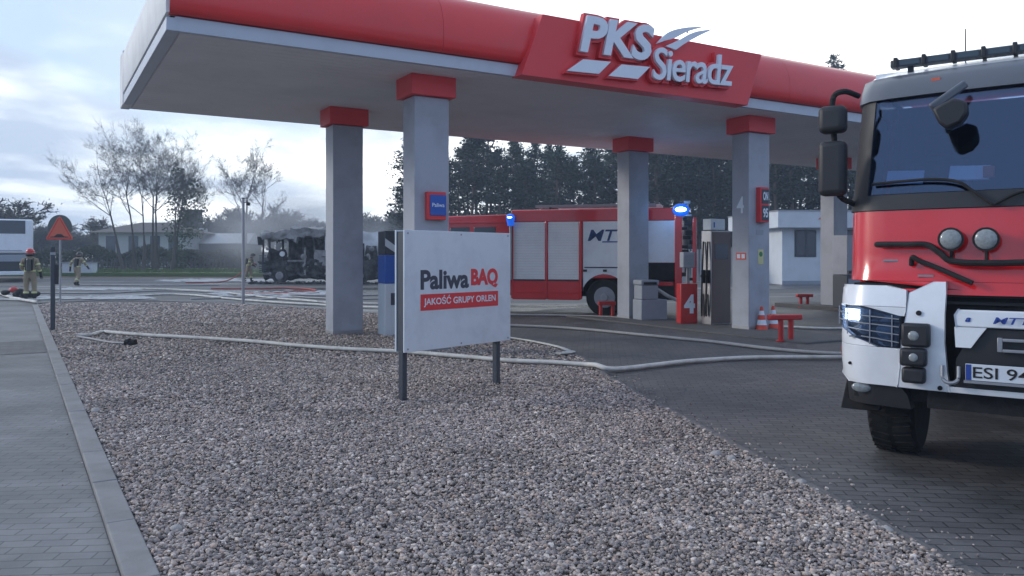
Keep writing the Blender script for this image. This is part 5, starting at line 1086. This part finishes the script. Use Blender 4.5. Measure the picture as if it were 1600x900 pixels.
for i in range(14):
    m = MB(); x = rng.uniform(0, 6.2); L_ = rng.uniform(.2, .6); m.box((x, rng.uniform(-.2, .1), 2.75 - L_ / 2), (rng.uniform(.04, .3), .03, L_), M=Matrix.Rotation(rng.uniform(-.3, .3), 3, 'Y') @ Matrix.Rotation(rng.uniform(-.4, .4), 3, 'X')); rough(m, .06, 3, 8); m.build('hanging_sheet', M_ash if i % 4 == 0 else M_char, wr)
m = MB()
for x in (.2, .62, 1.35, 1.75, 2.6, 3.3, 4.1, 4.55, 5.25, 6.1, 7.0):
    for y in (.05, 2.3):
        m = MB(); top = (2.75 if x < 5.6 else 1.7 + rng.random() * .8); m.bar((x, y, .9), (x + rng.uniform(-.12, .12), y + rng.uniform(-.08, .08), top), rng.uniform(.07, .13)); m.build('window_pillar', M_char, wr)
m = MB(); grid_box(m, (1.5, .9, 1.2), (3.4, 2.2, 2.6), 12, 8, 8); grid_box(m, (4.6, 1.2, 1.2), (5.6, 2.2, 1.9), 8, 6, 6); grid_box(m, (.45, .1, 1.2), (1.25, 1.2, 1.95), 6, 6, 6); rough(m, .3, 1.7, 3); m.build('charred_interior', M_char, wr, smooth=25)
m = MB(); grid_box(m, (3.25, -.06, 1.05), (4.7, .0, 1.95), 10, 2, 6); rough(m, .05, 2.5, 3); m.build('grey_side_panel', M_ash, wr)
m = MB(); m.span((3.85, .0, 1.85), (4.3, .04, 2.75)); m.build('white_window_panel', M_white, wr, bev=.04)
m = MB(); m.cone((1.38, -.12, 1.72), (1.38, -.02, 1.72), .15, .15, 16); m.build('pale_disc', M_white, wr)
m = MB(); m.span((1.7, -.1, 1.28), (2.75, -.03, 1.36)); m.span((2.65, -.1, .5), (2.75, -.02, 2.1)); m.build('bent_rail', M_ash, wr)
m = MB()
for i in range(9): m.span((.02, -.08, .62 + i * .12), (.42, -.02, .67 + i * .12))
m.build('grille_bars', M_post, wr)
for x in (1.2, 5.9):
    m = MB(); m.cone((x, -.06, .45), (x, .25, .45), .45, .45, 20); rough(m, .04, 3, 2); w_ = m.build('wheel', M_char, wr); m = MB(); m.cone((x, -.09, .45), (x, -.05, .45), .22, .24, 16); m.build('rim', M_ash, w_)
m = MB(); grid_box(m, (5.7, .2, 1.1), (7.5, 2.0, 1.6), 10, 6, 5); grid_box(m, (6.15, .1, 1.5), (6.75, .7, 2.15), 5, 5, 5); rough(m, .18, 2, 9); m.build('engine_remains', M_char, wr, smooth=25)
m = MB(); grid_box(m, (5.75, .9, 1.45), (7.8, 1.0, 3.0), 10, 1, 8); rough(m, .3, 1.5, 2); m.build('far_side_panel', M_white, wr)
for i in range(26):
    pass
db = MB(); rng = random.Random(14)
for i in range(240):
    x = rng.uniform(-.3, 7.8); y = rng.uniform(-1.0, .1); s_ = rng.uniform(.03, .13); db.box((bx + x, 46.5 + y, s_ * .4), (s_ * 2, s_, s_), M=Matrix.Rotation(rng.uniform(0, 3), 3, Vector((rng.random(), rng.random(), 1))))
tag(db.build('debris', M_char), 'small charred debris scattered along the foot of the bus wreck', 'debris', kind='stuff')

# ---------------------------------------------------------------- people
def person(name_label, loc, rz, scale, J, helm, tank=True, bandm=None, extra=None):
    t_ = thing('person', name_label, 'person', loc, rz)
    joints, edges = [], []
    idx = {}
    def add(n, p, r, par=None):
        idx[n] = len(joints); joints.append((Vector(p), r))
        if par is not None: edges.append((idx[par], idx[n]))
    add('pelvis', J['pelvis'], .17); add('waist', J['waist'], .165, 'pelvis'); add('chest', J['chest'], .20, 'waist'); add('collar', J['collar'], .13, 'chest'); add('neck', J['neck'], .065, 'collar'); add('head', J['head'], .095, 'neck'); add('crown', Vector(J['head']) + Vector((0, 0, .10)), .085, 'head')
    for s in 'lr':
        add('sh' + s, J['sh' + s], .085, 'collar'); add('el' + s, J['el' + s], .062, 'sh' + s); add('wr' + s, J['wr' + s], .045, 'el' + s)
        d = (Vector(J['wr' + s]) - Vector(J['el' + s])).normalized(); hnd = Vector(J['wr' + s]) + d * .07
        add('pa' + s, hnd, .038, 'wr' + s)
        side = d.cross(Vector((0, 1, 0))).normalized(); fw = d.cross(side)
        for f in range(4):
            b = hnd + side * (.026 * (f - 1.5)) + d * .03; add('f%d%s' % (f, s), b, .011, 'pa' + s); add('g%d%s' % (f, s), b + d * (.04 - .006 * abs(f - 1.3)) + fw * .015, .0095, 'f%d%s' % (f, s)); add('h%d%s' % (f, s), b + d * .055 + fw * .04, .0085, 'g%d%s' % (f, s))
        b = hnd - side * .045; add('t' + s, b, .012, 'pa' + s); add('u' + s, b - side * .015 + d * .035 + fw * .015, .010, 't' + s)
        add('hp' + s, J['hp' + s], .125, 'pelvis'); add('kn' + s, J['kn' + s], .09, 'hp' + s); add('an' + s, J['an' + s], .075, 'kn' + s)
        add('he' + s, Vector(J['an' + s]) + Vector((0, 0, -.055)), .06, 'an' + s); fd = Vector(J.get('ft' + s, (0, .17, -.06))); add('to' + s, Vector(J['an' + s]) + fd, .045, 'he' + s)
    me = bpy.data.meshes.new('body'); me.from_pydata([p for p, r in joints], edges, []); me.update()
    o = bpy.data.objects.new('tmp', me); COL.objects.link(o); md = o.modifiers.new('s', 'SKIN'); md.use_smooth_shade = True
    for v, (p, r) in zip(me.skin_vertices[0].data, joints): v.radius = (r, r * (.72 if r > .15 else 1)); v.use_root = False
    me.skin_vertices[0].data[0].use_root = True
    o.modifiers.new('d', 'SUBSURF').render_levels = 2; o.modifiers['d'].levels = 2
    dg = bpy.context.evaluated_depsgraph_get(); dg.update(); m2 = bpy.data.meshes.new_from_object(o.evaluated_get(dg)); bpy.data.objects.remove(o)
    m2.name = 'body'; m2.materials.clear(); [m2.materials.append(x) for x in (M_suit, M_skin, M_black)]
    hz = J['head'][2] - .10
    for pl_ in m2.polygons:
        c = pl_.center
        if c.z > hz: pl_.material_index = 1
        elif c.z < .24: pl_.material_index = 2
        elif min((c - Vector(J['wrl'])).length, (c - Vector(J['wrr'])).length) < .16 : pl_.material_index = 2
    b = bpy.data.objects.new('body', m2); COL.objects.link(b); b.parent = t_
    H_ = Vector(J['head']); m = MB()
    m.ball(H_ + Vector((0, .02, .075)), (.135, .165, .125), 20, 12); m.v = [v if v[2] > H_.z + .04 else (v[0], v[1], H_.z + .04) for v in m.v]; m.cone(H_ + Vector((0, .0, .03)), H_ + Vector((0, 0, .055)), .175, .15, 20); m.build('helmet', helm, t_, smooth=60)
    m = MB(); m.tube([H_ + Vector((.11 * math.cos(a), .11 * math.sin(a) - .01, -.06)) for a in [math.pi * (-.05 - .9 * i / 8) for i in range(9)]], .04, 6); m.build('neck_guard', M_black, t_)
    m = MB(); m.ball(H_ + Vector((-.035, .088, .0)), .013, 8, 6); m.ball(H_ + Vector((.035, .088, .0)), .013, 8, 6); m.build('eyes', M_dark, t_); m = MB(); m.cone(H_ + Vector((0, .09, .01)), H_ + Vector((0, .115, -.03)), .01, .018, 8); m.cone(H_ + Vector((-.02, .088, -.055)), H_ + Vector((.02, .088, -.055)), .007, .007, 6); m.build('nose_and_mouth', M_skin, t_)
    if tank:
        c = Vector(J['chest']); m = MB(); m.cone(c + Vector((0, -.24, -.28)), c + Vector((0, -.22, .12)), .075, .075, 16); m.ball(c + Vector((0, -.22, .12)), .075, 16, 8); m.build('air_tank', M_helm_d, t_, smooth=60)
        m = MB(); m.box(c + Vector((0, -.165, -.05)), (.26, .05, .42)); m.build('tank_frame', M_black, t_, bev=.02)
        m = MB()
        for sx in (-1, 1): m.tube(smooth_path([c + Vector((sx * .12, -.17, -.15)), c + Vector((sx * .13, -.10, .17)), c + Vector((sx * .12, .12, .12)), c + Vector((sx * .12, .17, -.12))], 4), .022, 6, .5)
        m.build('harness_strap', M_black, t_)
    def ring(c, d, r, nm='reflective_band', w=.028):
        c = Vector(c); d = Vector(d).normalized(); m = MB(); m.cone(c - d * w, c + d * w, r, r, 20, cap=False); rr = r - .004; m.cone(c + d * w, c - d * w, rr, rr, 20, cap=False); m.build(nm, M_band2, t_)
    ring(Vector(J['waist']) + Vector((0, 0, -.04)), (0, 0, 1), .185)
    for s in 'lr':
        k, a_ = Vector(J['kn' + s]), Vector(J['an' + s]); ring(k.lerp(a_, .55), a_ - k, .092)
        e1, w1 = Vector(J['el' + s]), Vector(J['wr' + s]); ring(e1.lerp(w1, .35), w1 - e1, .068); ring(Vector(J['sh' + s]).lerp(e1, .55), e1 - Vector(J['sh' + s]), .083)
    t_.scale = (scale,) * 3; return t_
base = dict(pelvis=(0, 0, .96), waist=(0, -.01, 1.12), chest=(0, -.01, 1.34), collar=(0, -.01, 1.50), neck=(0, 0, 1.58), head=(0, .02, 1.70),
            shl=(-.21, 0, 1.47), ell=(-.29, -.03, 1.18), wrl=(-.26, .10, .95), shr=(.21, 0, 1.47), elr=(.29, -.03, 1.18), wrr=(.27, .10, .95),
            hpl=(-.11, 0, .90), knl=(-.13, .03, .50), anl=(-.13, -.02, .11), hpr=(.11, 0, .90), knr=(.13, .02, .50), anr=(.14, -.02, .11))
J1 = dict(base); J1.update(wrl=(-.18, .26, 1.08), ell=(-.30, .04, 1.18), wrr=(.33, .08, .93)); g = G(47, 469)
person('firefighter in a tan suit and red helmet standing with his back turned beside the coach', (g.x, g.y, 0), R(18), .99, J1, M_helm_r)
J2 = dict(base); J2.update(pelvis=(0, 0, .93), waist=(0, .04, 1.09), chest=(0, .10, 1.30), collar=(0, .13, 1.45), neck=(0, .16, 1.53), head=(0, .21, 1.64), shl=(-.21, .12, 1.43), shr=(.21, .12, 1.43), ell=(-.34, -.02, 1.18), wrl=(-.38, .02, .93), elr=(.33, .20, 1.18), wrr=(.36, .36, 1.02),
    knl=(-.12, .26, .56), anl=(-.12, .22, .14), knr=(.12, -.02, .50), anr=(.13, -.34, .20), ftr=(0, .12, -.12)); g = G(120, 447.5)
person('firefighter in a dark helmet with an air tank walking away across the yard', (g.x, g.y, 0), R(-6), 1.0, J2, M_helm_d)
J3 = dict(base); J3.update(waist=(0, .04, 1.1), chest=(0, .12, 1.3), collar=(0, .17, 1.44), neck=(0, .2, 1.51), head=(0, .26, 1.61), shl=(-.2, .15, 1.42), shr=(.2, .15, 1.42), ell=(-.28, .2, 1.16), wrl=(-.12, .42, 1.1), elr=(.26, .12, 1.14), wrr=(.1, .36, 1.02), knl=(-.14, .16, .52), anl=(-.14, .14, .11), knr=(.14, -.06, .52), anr=(.15, -.24, .11))
g = G(388, 440); p3 = person('firefighter in the smoke pointing a hose at the front of the wreck', (g.x, g.y, 0), R(-84), .98, J3, M_helm_d)
m = MB(); m.tube(smooth_path([(g.x - 2.6, g.y - 3.2, .05), (g.x - 1.0, g.y - 1.6, .05), (g.x - .3, g.y - .15, .6), (g.x + .15, g.y - .05, 1.02), (g.x + .5, g.y - .02, 1.12)], 8), .035, 8); tag(m.build('fire_hose', M_hosered), 'thin attack hose held by the firefighter in the smoke', 'fire hose')
# gear lying beside the standing firefighter
g = G(27, 466); gp = thing('equipment_pile', 'pile of dark firefighting gear and a red bag on the ground by the firefighter', 'equipment', (g.x, g.y, 0), 0); rng = random.Random(5)
m = MB()
for i in range(9): m.ball((rng.uniform(-.45, .55), rng.uniform(-.2, .2), .12 + rng.uniform(0, .1)), (rng.uniform(.12, .25), .15, rng.uniform(.09, .16)), 12, 8)
rough(m, .04, 4, 1); m.build('bags', M_black, gp); m = MB(); m.ball((-.1, -.05, .32), (.16, .14, .12), 14, 8); m.build('red_bag', M_redpaint, gp); m = MB(); m.cone((.2, -.2, .1), (.7, -.1, .1), .08, .08, 12); m.build('cylinder', M_helm_d, gp)

# ---------------------------------------------------------------- smoke over the wreck
def smoke(c, r, dens, seed, nm='smoke', label='grey smoke drifting over and beside the bus wreck'):
    m = MB(); m.ball((0, 0, 0), 1, 24, 14); o = m.build(nm, None or M_foam, None, smooth=60); o.location = c; o.scale = r
    mt = bpy.data.materials.new('smoke_volume'); mt.use_nodes = True; t = mt.node_tree; t.nodes.remove(t.nodes['Principled BSDF'])
    pv = t.nodes.new('ShaderNodeVolumePrincipled'); pv.inputs['Color'].default_value = (.90, .93, .97, 1); pv.inputs['Anisotropy'].default_value = .2
    co = t.nodes.new('ShaderNodeTexCoord'); ln = t.nodes.new('ShaderNodeVectorMath'); ln.operation = 'LENGTH'; t.links.new(co.outputs['Object'], ln.inputs[0])
    fo = t.nodes.new('ShaderNodeMapRange'); fo.interpolation_type = 'SMOOTHSTEP'; t.links.new(ln.outputs['Value'], fo.inputs[0]); fo.inputs[1].default_value = 1; fo.inputs[2].default_value = .15
    n_ = t.nodes.new('ShaderNodeTexNoise'); n_.inputs['Scale'].default_value = 1.7; n_.inputs['Detail'].default_value = 4; mpn = t.nodes.new('ShaderNodeMapping'); mpn.inputs[1].default_value = (seed, 0, 0); t.links.new(co.outputs['Object'], mpn.inputs[0]); t.links.new(mpn.outputs[0], n_.inputs[0])
    nr = t.nodes.new('ShaderNodeMapRange'); t.links.new(n_.outputs[0], nr.inputs[0]); nr.inputs[1].default_value = .38; nr.inputs[2].default_value = .68; nr.inputs[3].default_value = .15
    a_ = t.nodes.new('ShaderNodeMath'); a_.operation = 'MULTIPLY'; t.links.new(fo.outputs[0], a_.inputs[0]); t.links.new(nr.outputs[0], a_.inputs[1])
    b_ = t.nodes.new('ShaderNodeMath'); b_.operation = 'MULTIPLY'; t.links.new(a_.outputs[0], b_.inputs[0]); b_.inputs[1].default_value = dens; t.links.new(b_.outputs[0], pv.inputs['Density'])
    t.links.new(pv.outputs[0], t.nodes['Material Output'].inputs['Volume']); o.data.materials.clear(); o.data.materials.append(mt); tag(o, label, 'smoke', kind='stuff')
smoke(AT(455, 352, 50.5), (7.0, 3.0, 3.2), .42, 0)
smoke(AT(385, 375, 54), (4.5, 3.0, 3.2), .2, 5, label='thin haze of smoke drifting left of the bus wreck')
smoke(AT(590, 385, 49.5), (2.6, 1.8, 2.2), .8, 9, label='pale steam rising behind the engine end of the wreck')

# ---------------------------------------------------------------- air
m = MB(); m.span((-265, -65, -1.2), (265, 305, 27)); hz = m.build('haze', M_foam, None, smooth=0)
hm = bpy.data.materials.new('haze_air'); hm.use_nodes = True; t = hm.node_tree; t.nodes.remove(t.nodes['Principled BSDF']); pvn = t.nodes.new('ShaderNodeVolumePrincipled')
pvn.inputs['Color'].default_value = (.62, .76, .95, 1); pvn.inputs['Density'].default_value = .0017; pvn.inputs['Anisotropy'].default_value = .2
t.links.new(pvn.outputs[0], t.nodes['Material Output'].inputs['Volume']); hz.data.materials.clear(); hz.data.materials.append(hm); tag(hz, 'thin bluish haze over the whole yard', 'haze', kind='stuff')
